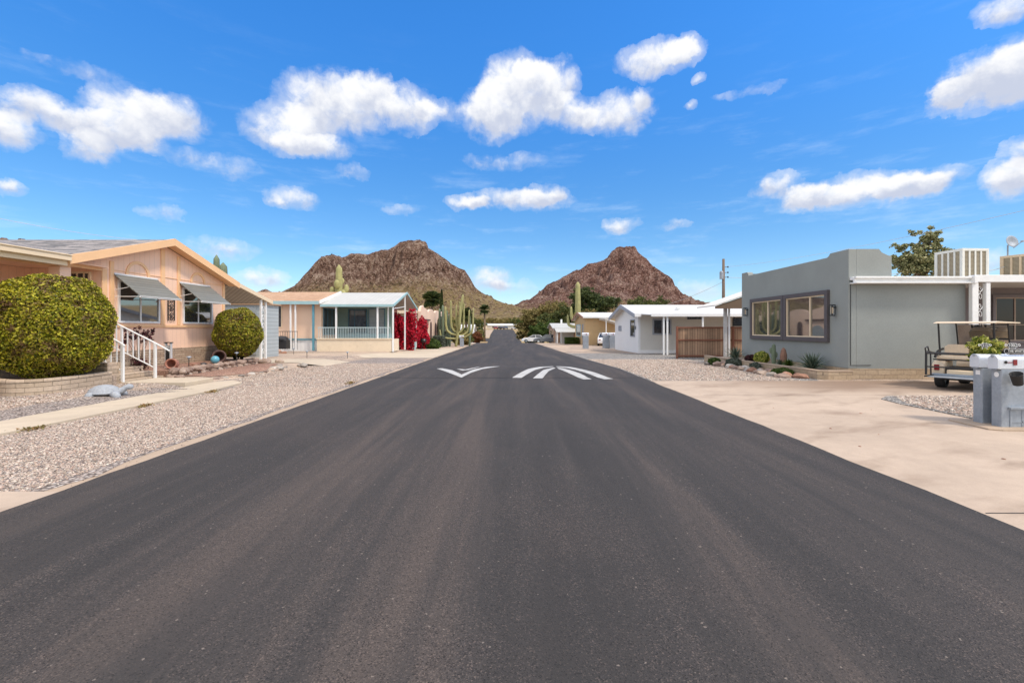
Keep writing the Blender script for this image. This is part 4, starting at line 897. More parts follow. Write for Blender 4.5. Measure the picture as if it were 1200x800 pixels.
# rear awning of the grey house
RA = thing('carport', 'lean-to awning with brown infill and grey post at the far end of the grey house', 'carport', (11.2, 24.5, 0))
mb = MB(); slabXZ(mb, [(10.25, 2.80), (14, 4.12), (14, 4.06), (10.25, 2.74)], 24.0, 26.4); mb.build('awning_roof', MT['offwhite_wall'], RA)
MB().prism([(10.3, 24.04, 2.62), (13.9, 24.04, 2.62), (13.9, 24.04, 3.99), (10.3, 24.04, 2.74)], (0, .05, 0)).build('infill', MT['infill_brown'], RA)
post(RA, 11.07, 24.6, -.1, 2.66, .15, 'grey_post'); post(RA, 11.27, 24.6, -.1, 2.66, .085)
# planter in front of the grey house
wallcurve('planter_wall', [(9.12, 22.4), (9.15, 20), (9.2, 18.5), (9.32, 16.5), (9.4, 15.2), (9.42, 14.42), (9.6, 14.32), (10.36, 14.32)], .14, -.05, .29, 'planter_brick', 'low tan brick planter wall along the foot of the grey stucco house', 'planter wall', .05, 'sand_verge')
MB().prism([(9.2, 22.4, .05), (9.25, 18.5, .05), (9.45, 14.5, .05), (10.37, 14.42, .05), (10.37, 22.4, .05)], (0, 0, .17)).build('planter_soil', MT['ground_dirt'], [ob for ob in bpy.data.objects if ob.name == 'planter_wall.001'][0])
# fence
FE = thing('wooden_fence', 'brown board fence with red brown rails between the white home and the grey house', 'fence', (11, 25.7, -.1))
MB().box(8.86, 15, 25.72, 25.75, -.05, 1.66).build('board_panel', MT['fence_boards'], FE)
for x in (8.86, 11.98, 15): MB().box(x-.05, x+.05, 25.62, 25.719, -.1, 1.70).build('post', MT['fence_rail'], FE)
for z in (.02, .90, 1.60): MB().box(8.92, 14.9, 25.66, 25.718, z, z+.075).build('rail', MT['fence_rail'], FE)
# rooftop coolers
def cooler(label, x, y, z, w, h, rz, m_, l_):
    t = thing('evaporative_cooler', label, 'rooftop cooler', (x, y, z), rz, 'evaporative coolers on the flat roof')
    mb = MB(); mb.box(-w/2, w/2, -w/2, w/2, h-.09, h); mb.box(-w/2, w/2, -w/2, w/2, .0, .09)
    for sx in (-1, 1):
        for sy in (-1, 1): mb.box(sx*(w/2-.035)-.035, sx*(w/2-.035)+.035, sy*(w/2-.035)-.035, sy*(w/2-.035)+.035, .0901, h-.0901)
    mb.build('casing', MT[m_], t, local=True, bevel=.008)
    for k in range(4):
        q = MB(); M = Matrix.Rotation(k*math.pi/2, 4, 'Z'); q.box(-w/2+.07, w/2-.07, -w/2+.03, -w/2+.05, .09, h-.09, M); p = q.build('louvre_panel', MT[l_], t, local=True)
        q = MB()
        for i in range(5):
            u = -w/2+.07+(w-.14)*i/4; q.box(u-.03, u+.03, -w/2+.006, -w/2+.029, .091, h-.091, M)
        q.build('divider', MT[m_], p, local=True)
    for sx in (-1, 1): post(t, 0, 0, 0, .01, .01) if False else None
    mb = MB()
    for sx in (-1, 1):
        for sy in (-1, 1): mb.box(sx*(w/2-.08)-.03, sx*(w/2-.08)+.03, sy*(w/2-.08)-.03, sy*(w/2-.08)+.03, -.14, -.001)
    mb.build('leg', MT[m_], t, local=True)
cooler('white rooftop cooler with four louvred bays a side, nearest the tree', 16.15, 16.8, 3.30, 1.02, 1.12, R(4), 'cooler_white', 'louvre')
cooler('weathered tan rooftop cooler below the satellite dish', 18.4, 16.6, 3.28, 1.1, .95, R(20), 'cooler_tan', 'louvre')
DS = thing('satellite_dish', 'pale round satellite dish standing above the tan rooftop cooler', 'satellite dish', (18.6, 17.5, 3.14))
MB().tube([(18.6, 17.5, 3.14), (18.6, 17.5, 4.75)], .025, 8).build('mast', MT['galv'], DS)
Md = Matrix.Rotation(R(78), 4, 'X') @ Matrix.Rotation(0, 4, 'Z')
MB().lathe((18.6, 17.4, 4.85), [(0, 0), (.08, .01), (.16, .03), (.22, .055), (.23, .06), (.22, .07), (.15, .04), (0, .012)], 24, Md).build('dish', MT['galv'], DS, smooth=True)
MB().tube([(18.6, 17.3, 4.6), (18.6, 17.0, 4.8)], .012, 6).cyl((18.6, 16.96, 4.8), .035, .07, 10, 'Y').build('feed_arm', MT['galv'], DS)
# ------------------------------------------------------------------ foliage helpers
def leaves(P, N, size, jit=.8, asp=1.6, flat=.35, r=rng):
    """one folded rhombic leaf of four vertices per point"""
    n = len(P); N = N/np.maximum(np.linalg.norm(N, axis=1, keepdims=True), 1e-6)
    d = r.normal(size=(n, 3)); N2 = N+d*jit; N2 /= np.linalg.norm(N2, axis=1, keepdims=True)
    t = r.normal(size=(n, 3)); a = np.cross(N2, t); a /= np.maximum(np.linalg.norm(a, axis=1, keepdims=True), 1e-6); b = np.cross(N2, a)
    s = size*(.6+.8*r.random((n, 1))); 
    V = np.stack([P-a*s*asp/2, P-b*s/2+N2*s*flat*.3, P+a*s*asp/2, P+b*s/2+N2*s*flat*.3], 1).reshape(-1, 3)
    Fc = np.arange(4*n).reshape(-1, 4)
    return V, Fc
BOXY = 1.0
def blobpts(n, c, rad, lump=.12, shell=(.82, 1.0), seed=0, zmin=-1.0, freq=3.0, r=rng):
    d = r.normal(size=(n, 3)); d /= np.linalg.norm(d, axis=1, keepdims=True)
    if BOXY != 1:
        q = (np.abs(d)**(2/BOXY)).sum(1)**(BOXY/2); d = d/q[:, None]
    d = d[d[:, 2] > zmin]; n = len(d)
    l = 1+lump*(np.sin(d[:, 0]*freq*2+seed)*np.cos(d[:, 1]*freq*1.7+seed*2)+.6*np.sin(d[:, 2]*freq*2.6+seed*3+d[:, 0]*4))
    k = shell[0]+(shell[1]-shell[0])*r.random(n)**.6
    return np.array(c)+d*l[:, None]*k[:, None]*np.array(rad), d/np.array(rad)
def core(name, c, rad, mat, parent, lump=.12, seed=0, freq=3.0, k=.8):
    bm = bmesh.new(); bmesh.ops.create_icosphere(bm, subdivisions=4, radius=1)
    for v in bm.verts:
        d = v.co.normalized()
        if BOXY != 1: d = d/(sum(abs(q)**(2/BOXY) for q in d)**(BOXY/2))
        l = 1+lump*(math.sin(d.x*freq*2+seed)*math.cos(d.y*freq*1.7+seed*2)+.6*math.sin(d.z*freq*2.6+seed*3+d.x*4))
        v.co = Vector((d.x*rad[0]*l*k+c[0], d.y*rad[1]*l*k+c[1], d.z*rad[2]*l*k+c[2]))
    V = [tuple(v.co) for v in bm.verts]; Fc = [tuple(v.index for v in f.verts) for f in bm.faces]; bm.free()
    return V, Fc
def shrub(name, label, cat, c, rad, n, size, mat, group=None, lump=.06, trunk=None, corek=.86, shell=(.86, 1.03), zmin=-1, seed=0, freq=3, jit=.8, twig=False):
    z0 = gz(c[0], c[1]) if trunk is None else trunk
    t = thing(name, label, cat, (c[0], c[1], z0), group=group)
    P, N = blobpts(n, c, rad, lump, shell, seed, zmin, freq); V, Fc = leaves(P, N, size, jit)
    meshobj('foliage', V, Fc, MT[mat], t)
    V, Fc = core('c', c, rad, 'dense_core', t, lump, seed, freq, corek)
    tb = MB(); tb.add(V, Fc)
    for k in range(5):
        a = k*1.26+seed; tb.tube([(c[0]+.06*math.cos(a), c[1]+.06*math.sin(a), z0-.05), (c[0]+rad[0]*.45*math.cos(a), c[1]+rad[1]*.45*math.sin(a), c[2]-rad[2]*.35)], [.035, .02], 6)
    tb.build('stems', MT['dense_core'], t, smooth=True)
    return t
BOXY = .80
shrub('round_shrub', 'big clipped yellow green ball shrub rising from the curved block planter', 'shrub', (-11.1, 11.0, 1.66), (1.03, 1.03, 1.17), 76000, .034, 'topiary_leaf', 'clipped ball shrubs of the peach home', trunk=.36, seed=1, lump=.05, freq=3.1, shell=(.80, 1.04), corek=.80)
BOXY = .9
shrub('round_shrub', 'smaller clipped ball shrub between the peach home wall and the white carport posts', 'shrub', (-11.05, 18.2, 1.40), (.80, .80, .93), 40000, .042, 'topiary_leaf_deep', 'clipped ball shrubs of the peach home', trunk=.2, seed=4, lump=.06, freq=2.9, shell=(.80, 1.04), corek=.80)
BOXY = 1.0
def tree(name, label, x, y, h, crowns, n, size, mat, trunk_r=.15, group=None, bark='trunk_bark', z=None, cat='tree', limbs=6, shell=(.25, 1.0), jit=1.5, clump=0, seed=0):
    """crowns: list of (dx, dy, zc, rx, ry, rz) lobes; leaves sit in clumps spread through each lobe's volume"""
    z0 = gz(x, y) if z is None else z; r = np.random.default_rng(1000+seed)
    t = thing(name, label, cat, (x, y, z0), group=group)
    vol = [c[3]*c[4]*c[5] for c in crowns]; Ps = []; Ns = []
    for c, v in zip(crowns, vol):
        m = max(30, int(n*v/sum(vol))); cc = (x+c[0], y+c[1], z0+c[2])
        ncl = max(8, m//60); CP_, CN_ = blobpts(ncl, cc, c[3:6], .22, shell, seed+c[0], -1, 3.2, r)
        k = r.integers(0, len(CP_), m); rr = clump or .20*(c[3]+c[4]+c[5])/3
        off = r.normal(size=(m, 3))*rr*.5*np.array([1.1, 1.1, .75]); Ps.append(CP_[k]+off); Ns.append(off+np.array([0, 0, rr*.5]))
    V, Fc = leaves(np.concatenate(Ps), np.concatenate(Ns), size, jit*.6, 1.5, .35, r); meshobj('crown', V, Fc, MT[mat], t)
    tb = MB(); top = max(c[2] for c in crowns)
    hb = min(c[2]-c[5]*.6 for c in crowns); hb = max(hb, .5)
    tb.tube([(x, y, z0-.2), (x+.05, y, z0+hb*.5), (x-.05, y+.05, z0+hb)], [trunk_r*1.3, trunk_r, trunk_r*.85], 8)
    for i in range(limbs):
        c = crowns[i % len(crowns)]; e = Vector((x+c[0]+c[3]*.6*r.uniform(-1, 1), y+c[1]+c[4]*.6*r.uniform(-1, 1), z0+c[2]+c[5]*r.uniform(-.1, .6)))
        s = Vector((x, y, z0+hb*.95)); mid = s.lerp(e, .5)+Vector((0, 0, .12*(e-s).length))
        tb.tube([s, mid, e], [trunk_r*.7, trunk_r*.4, trunk_r*.12], 6)
    tb.build('trunk', MT[bark], t, smooth=True)
    return t
def cactus(name, label, x, y, h, r, arms, mat, group=None, z=None, ribs=14, lean=0.0, taper=.8):
    """arms: (height fraction, azimuth, reach, rise, radius factor)"""
    z0 = gz(x, y) if z is None else z; t = thing(name, label, 'cactus', (x, y, z0), group=group)
    def col(p, rr, nm):
        P = [Vector(q) for q in p]; L = [0]
        for a, b in zip(P, P[1:]): L.append(L[-1]+(b-a).length)
        tot = L[-1]; n = 22; pts = []; rad = []
        for i in range(n+1):
            s = tot*(i/n if i < n-5 else 1-(1-i/n)*1.0); j = max(k for k in range(len(L)) if L[k] <= s+1e-6); j = min(j, len(P)-2)
            f = (s-L[j])/(L[j+1]-L[j]); pts.append(P[j].lerp(P[j+1], f)); e = (tot-s)/rr
            rad.append(rr*(math.sqrt(max(0.02, 1-(1-min(1, e/1.1))**2)))*(taper+(1-taper)*min(1, 1.6*(1-abs(2*i/n-.9)))))
        MB().tube(pts, rad, ribs*3, True, ribs, .09).build(nm, MT[mat], t, smooth=True)
    col([(x, y, z0-.1), (x+lean*h*.5, y, z0+h*.5), (x+lean*h, y, z0+h)], r, 'trunk')
    for (hf, a, reach, rise, rf_) in arms:
        b = Vector((x+lean*h*hf, y, z0+h*hf)); d = Vector((math.cos(a), math.sin(a), 0))
        col([b, b+d*reach*.55+Vector((0, 0, .04*rise)), b+d*reach*.9+Vector((0, 0, .16*rise)), b+d*reach+Vector((0, 0, .36*rise)), b+d*reach*1.04+Vector((0, 0, rise))], r*rf_, 'arm')
    return t
def palm(label, x, y, h, cr, n=60, mat='tree_dark_leaf', z=None, group='fan palms beyond the saguaros'):
    z0 = gz(x, y) if z is None else z; r = np.random.default_rng(int(abs(x*17+y))); t = thing('fan_palm', label, 'palm tree', (x, y, z0), group=group)
    MB().tube([(x, y, z0-.2), (x+.1, y, z0+h*.5), (x, y, z0+h)], [.3, .22, .2], 8).build('trunk', MT['palm_bark'], t, smooth=True)
    Vv = []; Ff = []
    for k in range(n):
        a = r.uniform(0, 6.28); e = r.uniform(-.9, 1.2); d = Vector((math.cos(a)*math.cos(e), math.sin(a)*math.cos(e), math.sin(e))); c = Vector((x, y, z0+h))+d*cr*r.uniform(.08, .58)
        s1 = d.cross(Vector((0, 0, 1))).normalized(); s2 = s1.cross(d)
        for q in range(11):
            an = (q-5)*.26; dd = d*math.cos(an)+s1*math.sin(an); tip = c+dd*cr*.55+Vector((0, 0, -.12*cr)); w = dd.cross(s2).normalized()*cr*.045; b = len(Vv)
            Vv += [tuple(c-w), tuple(c+w), tuple(c+dd*cr*.35+w*1.2), tuple(tip), tuple(c+dd*cr*.35-w*1.2)]; Ff.append((b, b+1, b+2, b+3, b+4))
    meshobj('crown', Vv, Ff, MT[mat], t); return t
def agave(name, label, x, y, z, r, n, mat='agave_leaf', up=.5, w=.06, group=None):
    t = thing(name, label, 'succulent', (x, y, z), group=group); rr = np.random.default_rng(int(abs(x*91+y*7))); mb = MB()
    for k in range(n):
        a = k*2.399; e = .12+1.25*(k/n)**.9; L = r*rr.uniform(.85, 1.1); d = Vector((math.cos(a)*math.cos(e), math.sin(a)*math.cos(e), math.sin(e)))
        s = Vector((-math.sin(a), math.cos(a), 0)); u = s.cross(d); b = Vector((x, y, z)); ww = w*rr.uniform(.8, 1.1)
        p0 = b+d*.02; p1 = b+d*L*.45-u*.02; p2 = b+d*L*.8; p3 = b+d*L
        mb.add([p0-s*ww*.5, p0+u*-.015, p0+s*ww*.5, p1-s*ww*.6, p1-u*.02, p1+s*ww*.6, p2-s*ww*.3, p2-u*.01, p2+s*ww*.3, p3],
               [(0,1,4,3), (1,2,5,4), (3,4,7,6), (4,5,8,7), (6,7,9), (7,8,9)])
    mb.build('leaves', MT[mat], t); return t
def rock(label, x, y, z, s, mat='rock_pale', group=None, flat=.65, name='rock', seed=None):
    r = np.random.default_rng(seed if seed is not None else int(abs(x*1000+y*333)) ); bm = bmesh.new(); bmesh.ops.create_icosphere(bm, subdivisions=3, radius=1)
    ph = r.uniform(0, 6, 6); sx, sy = r.uniform(.75, 1.25, 2); pl = [Vector(r.normal(size=3)).normalized() for _ in range(7)]
    for v in bm.verts:
        d = v.co.normalized(); k = 1+.14*math.sin(d.x*4+ph[0])*math.sin(d.y*4+ph[1])+.08*math.sin(d.z*7+ph[2]+d.x*5)
        for p in pl:
            q = d.dot(p)*k
            if q > .72: k *= .72/q*.6+.4
        v.co = Vector((d.x*s*k*sx, d.y*s*k*sy, d.z*s*k*flat))
    V = [tuple(v.co) for v in bm.verts]; Fc = [tuple(w.index for w in f.verts) for f in bm.faces]; bm.free()
    o = meshobj(name, V, Fc, MT[mat], local=True, smooth=False); o.location = (x, y, z+s*flat*.3); o.rotation_euler = (0, 0, r.uniform(0, 6)); setp(o, label, 'rock', group); return o
# ------------------------------------------------------------------ gravel stones (uncountable): instances over thin emitter sheets
bm = bmesh.new(); bmesh.ops.create_icosphere(bm, subdivisions=1, radius=1)
srcs = []
stone_col = bpy.data.collections.new('stone_shapes')
for k in range(5):
    b2 = bm.copy(); r = np.random.default_rng(k)
    for v in b2.verts: v.co = Vector((v.co.x*r.uniform(.7, 1.25), v.co.y*r.uniform(.7, 1.25), v.co.z*r.uniform(.45, .8)))
    me = bpy.data.meshes.new('stone_shape'); b2.to_mesh(me); b2.free(); me.materials.append(MT['pebble']); o = bpy.data.objects.new('stone_shape', me); stone_col.objects.link(o); srcs.append(o)
bm.free()
def stones(name, label, xl, xr, ys, dens, smin, smax, seed, zf=gz, dz=.008, fall=None):
    V = []; Fc = []
    for j, y in enumerate(ys):
        for i in range(5): V.append((xl(y)+(xr(y)-xl(y))*i/4, y, 0))
    for j in range(len(ys)-1):
        for i in range(4): q = j*5+i; Fc.append((q, q+1, q+6, q+5))
    V = [(x, y, zf(x, y)+dz) for x, y, z in V]
    o = meshobj(name, V, Fc, MT['pebble']); setp(o, label, 'gravel', kind='stuff')
    ng = bpy.data.node_groups.new(name, 'GeometryNodeTree'); ng.interface.new_socket('Geometry', in_out='INPUT', socket_type='NodeSocketGeometry'); ng.interface.new_socket('Geometry', in_out='OUTPUT', socket_type='NodeSocketGeometry')
    N_ = ng.nodes; L = ng.links; gi = N_.new('NodeGroupInput'); go = N_.new('NodeGroupOutput')
    dp = N_.new('GeometryNodeDistributePointsOnFaces'); dp.inputs['Density'].default_value = dens; dp.inputs['Seed'].default_value = seed
    ci = N_.new('GeometryNodeCollectionInfo'); ci.inputs['Collection'].default_value = stone_col; ci.inputs['Separate Children'].default_value = True; ci.inputs['Reset Children'].default_value = True
    ip = N_.new('GeometryNodeInstanceOnPoints'); ip.inputs['Pick Instance'].default_value = True
    rs = N_.new('FunctionNodeRandomValue'); rs.data_type = 'FLOAT'; rs.inputs[2].default_value = 0; rs.inputs[3].default_value = 1
    pw = N_.new('ShaderNodeMath'); pw.operation = 'POWER'; L.new(rs.outputs[1], pw.inputs[0]); pw.inputs[1].default_value = 2.2
    mr = N_.new('ShaderNodeMapRange'); L.new(pw.outputs[0], mr.inputs[0]); mr.inputs[3].default_value = smin; mr.inputs[4].default_value = smax
    rr = N_.new('FunctionNodeRandomValue'); rr.data_type = 'FLOAT_VECTOR'; rr.inputs[0].default_value = (-.4, -.4, 0); rr.inputs[1].default_value = (.4, .4, 6.28)
    L.new(gi.outputs[0], dp.inputs['Mesh']); L.new(dp.outputs['Points'], ip.inputs['Points']); L.new(ci.outputs[0], ip.inputs['Instance']); L.new(mr.outputs[0], ip.inputs['Scale']); L.new(rr.outputs[0], ip.inputs['Rotation'])
    L.new(ip.outputs[0], go.inputs[0])
    md = o.modifiers.new('gn', 'NODES'); md.node_group = ng
    return o
ylr = lambda a, b, s: list(np.arange(a, b+s/2, s))
stones('gravel', 'loose pale pink gravel between the footpath and the road', lambda y: -7.62, lambda y: redge(y)[0]-.34, ylr(4.5, 12.5, 1), 2300, .006, .017, 1)
stones('gravel', 'loose pale pink gravel between the footpath and the road farther off', lambda y: -7.62 if y < 13.4 else -8.9, lambda y: redge(y)[0]-.34, ylr(12.5, 21.5, 1), 800, .008, .022, 2)
stones('gravel', 'gravel around the tortoise ornament beside the planter wall', lambda y: np.interp(y, [5, 9.7, 10.3, 12.2], [-13, -10.8, -10.3, -10.3]), lambda y: -8.86, ylr(5.2, 12.2, 1), 1000, .008, .022, 3)
stones('gravel', 'grey gravel lot in front of the grey house planter', lambda y: redge(y)[1]+.1, lambda y: np.interp(y, [14, 22, 25], [8.6, 8.9, 9]), ylr(14.0, 25, 1), 600, .010, .030, 4)
stones('gravel', 'grey gravel island beside the mail pillars', dl([(7.2, 8.0), (9.6, 8.1), (10.65, 8.7)]), lambda y: 13.5, [7.2, 8.03, 8.8, 9.6, 10.3, 10.65], 700, .012, .036, 5, dz=.03)
stones('gravel', 'stray pebbles kicked along the sandy left road edge', lambda y: redge(y)[0]-.5, lambda y: redge(y)[0]-.04, ylr(4.6, 16, 1), 60, .004, .012, 6)
# ------------------------------------------------------------------ garden in front of house 1
MB().prism([(-12.2, 13.8, 0), (-10.3, 13.8, 0), (-10.5, 15.5, 0), (-10.75, 18.9, 0), (-12.2, 19.2, 0)], (0, 0, .33)).build('raised_bed', MT['gravel_red'], setp(thing('garden_bed', 'raised garden bed of reddish gravel along the foot of the peach home', 'garden bed', (-11.2, 16, .1))))
sheet('lower_bed', 'gravel_red', ylr(13.9, 19, .5), lambda y: -10.7, dl([(13.9, -9.3), (16, -9.0), (19, -9.7)]), 4, lambda x, y: gz(x, y)+.018, jag=.05)
k_ = 0
for (px, y, s) in [(-9.95, 13.55, .13), (-10.15, 13.5, .15), (-10.3, 13.75, .15), (-10.28, 14.05, .14), (-10.3, 14.35, .15), (-10.34, 14.7, .15), (-10.36, 15.05, .16), (-10.4, 15.4, .15), (-10.42, 15.75, .14), (-10.46, 16.1, .15), (-10.5, 16.45, .14), (-10.53, 16.8, .15), (-10.57, 17.15, .14), (-10.6, 17.5, .15), (-10.65, 17.85, .14), (-10.7, 18.2, .15), (-10.74, 18.55, .15)]:
    for lv in (0, 1): rock('stone in the stacked edge of the raised bed below the peach home windows', px+rng.uniform(-.03, .03), y+rng.uniform(-.05, .05)+lv*.1, .12+lv*.16, s*rng.uniform(.85, 1.05), 'rock_pink', 'stacked edging stones of the raised bed', .72, seed=100+k_); k_ += 1
for i in range(26):
    u = i/25; y = 13.75+5.2*u; x = -9.25+.25*math.sin(u*3.1)-.5*max(0, u-.7)
    rock('loose rock rimming the reddish lower bed by the footpath', x+rng.uniform(-.08, .08), y, .03, rng.uniform(.06, .13), 'rock_pink' if i % 3 else 'rock_pale', 'loose rocks rimming the lower bed', .5, seed=200+i)
for i in range(12): rock('pale rock in the heap at the far end of the lower bed', rng.uniform(-9.7, -8.7), rng.uniform(17.2, 19.4), .05, rng.uniform(.08, .17), 'rock_pale', 'pale rocks heaped at the end of the bed', .6, seed=260+i)
for i, (x, y, s) in enumerate([(-10.9, 18.75, .26), (-10.6, 19.3, .3), (-11.2, 19.5, .28), (-10.3, 19.9, .2)]): rock('large pinkish boulder at the foot of the smaller ball shrub', x, y, .1, s, 'rock_pink', 'boulders below the smaller ball shrub', .7, seed=300+i)
# ornaments
def pot(label, x, y, z, r, h, tilt, rz, mat='terracotta'):
    t = thing('clay_pot', label, 'pot', (x, y, z)); M = Matrix.Rotation(rz, 4, 'Z') @ Matrix.Rotation(tilt, 4, 'X')
    MB().lathe((x, y, z+r*.9), [(0, -h*.5), (r*.62, -h*.5), (r*.95, -h*.1), (r, h*.2), (r*.8, h*.42), (r*.95, h*.5), (r*.8, h*.5), (r*.65, h*.4), (r*.8, 0), (0, -h*.4)], 24, M).build('body', MT[mat], t, smooth=True); return t
pot('weathered terracotta pot lying on its side near the foot of the handrail', -10.75, 14.35, .33, .17, .36, R(82), R(20))
pot('wide rusty barrel lying on its side with a blue ball before its mouth', -11.1, 17.1, .33, .24, .5, R(85), R(35), 'dark_rust')
o = MB().lathe((-10.88, 16.55, .47), [(0.001, -.14)]+[(.14*math.cos(a), .14*math.sin(a)) for a in np.linspace(-1.4, 1.4, 12)]+[(.001, .14)], 18).build('glass_ball', MT['blue_glaze'], smooth=True, loc=(-10.88, 16.55, .33)); setp(o, 'blue glazed gazing ball in front of the lying barrel', 'garden ball')
t = thing('garden_post', 'grey carved totem post standing against the peach home siding', 'garden ornament', (-11.3, 14.9, .33))
MB().box(-11.40, -11.36, 14.86, 14.94, .3, 1.12).box(-11.24, -11.2, 14.86, 14.94, .3, 1.12).box(-11.36, -11.24, 14.88, 14.92, .35, 1.05).build('post', MT['grey_post'], t, bevel=.006); MB().box(-11.34, -11.26, 14.84, 14.879, .45, .95).build('inlay', MT['black_metal'], t)
MB().box(-11.42, -11.18, 14.85, 14.95, 1.121, 1.15).build('cap', MT['black_metal'], t)
rock('dark lava rock on the raised bed between the pot and the blue ball', -10.95, 15.6, .33, .17, 'rock_rust', seed=402); rock('black glossy rock beside the dark lava rock', -10.85, 15.9, .33, .11, 'black_metal', seed=403)
def solar(label, x, y, z, group='small garden path lights'):
    t = thing('path_light', label, 'path light', (x, y, z), group=group)
    MB().tube([(x, y, z), (x, y, z+.26)], .012, 6).build('stake', MT['black_metal'], t); MB().lathe((x, y, z+.26), [(.03, 0), (.035, .06), (.08, .06), (.06, .09), (0, .1)], 12).build('lamp_head', MT['galv'], t)
solar('small path light between the fallen pot and the lava rock', -10.75, 15.05, .33); solar('small path light by the barrel under the smaller ball shrub', -10.75, 17.6, .33); solar('small path light on the gravel right of the carport posts', -10.35, 22.6, .14); solar('small path light beside the apricot home double posts', -12.9, 26.5, .1); solar('small path light near the parking pad edge', -8.7, 23.5, .05)
# rose bush with dark blooms by the steps
t = thing('flowering_plant', 'leggy plant with dark red blooms beside the farther handrail', 'plant', (-11.45, 13.9, .33)); mb = MB(); PP = []
for k in range(8):
    a = k*.8; e = Vector((-11.45+.32*math.cos(a), 13.9+.32*math.sin(a), 1.25+.5*random.random())); mb.tube([(-11.45, 13.9, .3), ((e.x-11.45)/2, (e.y+13.9)/2, 1.0), e], [.012, .008, .005], 5)
    for q in range(5): PP.append((e.x+random.gauss(0, .05), e.y+random.gauss(0, .05), e.z-random.random()*.35*(q > 0)))
mb.build('stem', MT['trunk_bark'], t); PP = np.repeat(np.array(PP), 9, 0)+rng.normal(size=(len(PP)*9, 3))*.025; V, Fc = leaves(PP, rng.normal(size=PP.shape), .05); meshobj('bloom', V, Fc, MT['dark_bloom'], t)
PP = np.array([(-11.4, 13.8, .5)])+rng.normal(size=(400, 3))*np.array([.14, .14, .1]); V, Fc = leaves(PP, rng.normal(size=PP.shape), .05); meshobj('leaves', V, Fc, MT['dark_bloom'], t)
# tortoise ornament
t = thing('tortoise_ornament', 'grey concrete tortoise with raised head on the gravel beside the footpath', 'garden ornament', (-9.2, 10.25, .06))
A = R(62)   # heading: away from the camera and towards the road
Mt = Matrix.Translation((-9.2, 10.25, .06)) @ Matrix.Rotation(A-math.pi/2+R(-38), 4, 'Z') @ Matrix.Scale(.70, 4)
bm = bmesh.new(); bmesh.ops.create_icosphere(bm, subdivisions=5, radius=1)
sc_pts = [Vector((math.cos(a)*q, math.sin(a)*q*.75, 0)) for q, m_ in ((0, 1), (.52, 6), (.9, 12)) for a in [i*6.283/m_ for i in range(m_)]]
for v in bm.verts:
    d = v.co.copy(); z = d.z*.27 if d.z > 0 else d.z*.07; u = Vector((d.y, d.x, 0)); ds = sorted((u-p).length for p in sc_pts); gsc = min(1, (ds[1]-ds[0])/.12)
    k = 1+(.035*(gsc-1) if d.z > 0 else 0); flare = 1+.07*max(0, 1-abs(d.z)*5)
    v.co = Vector((d.x*.31*k*flare, d.y*.42*k*flare, z*k+.14))
bm.transform(Mt); V = [tuple(v.co) for v in bm.verts]; Fc = [tuple(w.index for w in f.verts) for f in bm.faces]; bm.free()
meshobj('shell', V, Fc, MT['turtle_grey'], t, smooth=True)
def tp(*q): return [tuple(Mt @ Vector(p)) for p in q]
MB().tube(tp((0, .3, .13), (0, .44, .2), (0, .55, .29), (0, .62, .31), (0, .70, .30), (0, .735, .29)), [.09, .07, .055, .068, .055, .02], 12).build('head', MT['turtle_grey'], t, smooth=True)
for sx in (-1, 1):
    MB().tube(tp((sx*.18, .26, .12), (sx*.27, .36, .1), (sx*.30, .42, .03), (sx*.31, .48, .0)), [.07, .08, .075, .04], 10).build('leg', MT['turtle_grey'], t, smooth=True)
    MB().tube(tp((sx*.18, -.24, .12), (sx*.27, -.3, .08), (sx*.3, -.34, .0)), [.07, .08, .06], 10).build('leg', MT['turtle_grey'], t, smooth=True)
# ------------------------------------------------------------------ right planter plants
agave('agave', 'large spiky grey green agave at the near end of the brick planter', 9.92, 15.55, .22, .62, 60, w=.055)
agave('agave', 'smaller dark agave at the far end of the planter beside the grey post', 9.85, 20.9, .22, .6, 44, w=.05)
agave('aloe', 'low dark aloe clump between the brown log and the large agave', 9.75, 16.6, .22, .30, 46, 'green_leaf', w=.05)
agave('aloe', 'low dark aloe clump beside the brown cactus log', 9.75, 17.1, .22, .26, 40, 'agave_leaf', w=.05)
cactus('column_cactus', 'slim green column cactus with a short side branch in the planter', 9.85, 17.75, .78, .075, [(.35, 0.3, .10, .2, .8), (.55, 2.6, .09, .2, .7)], 'cactus_grey', z=.22, ribs=8)
cactus('cactus_log', 'short brown dried cactus log standing in the planter', 9.85, 17.1, .66, .11, [], 'log_brown', z=.22, ribs=9, taper=.55)
shrub('succulent', 'round yellow green succulent left of the column cactus', 'succulent', (9.8, 18.55, .40), (.27, .27, .25), 1600, .05, 'potted_leaf', trunk=.22)
shrub('succulent', 'small bright green cushion plant at the far tip of the rock edging', 'succulent', (8.6, 20.2, .12), (.26, .26, .18), 1500, .045, 'green_leaf', trunk=0)
shrub('succulent', 'low green cushion plant outside the planter near its corner', 'succulent', (8.95, 15.6, .10), (.36, .26, .14), 1500, .05, 'green_leaf', trunk=0)
shrub('succulent', 'dark low plant among the rocks below the column cactus', 'succulent', (8.95, 17.4, .12), (.2, .2, .18), 700, .05, 'greygreen_leaf', trunk=0)
shrub('succulent', 'grey leafed plant among the rocks below the small agave', 'succulent', (8.9, 19.0, .14), (.32, .3, .22), 1200, .05, 'greygreen_leaf', trunk=0)
shrub('succulent', 'dark rosette plant in the planter next to the yellow green succulent', 'succulent', (9.75, 19.3, .32), (.22, .22, .16), 900, .05, 'dark_bloom', trunk=.22)
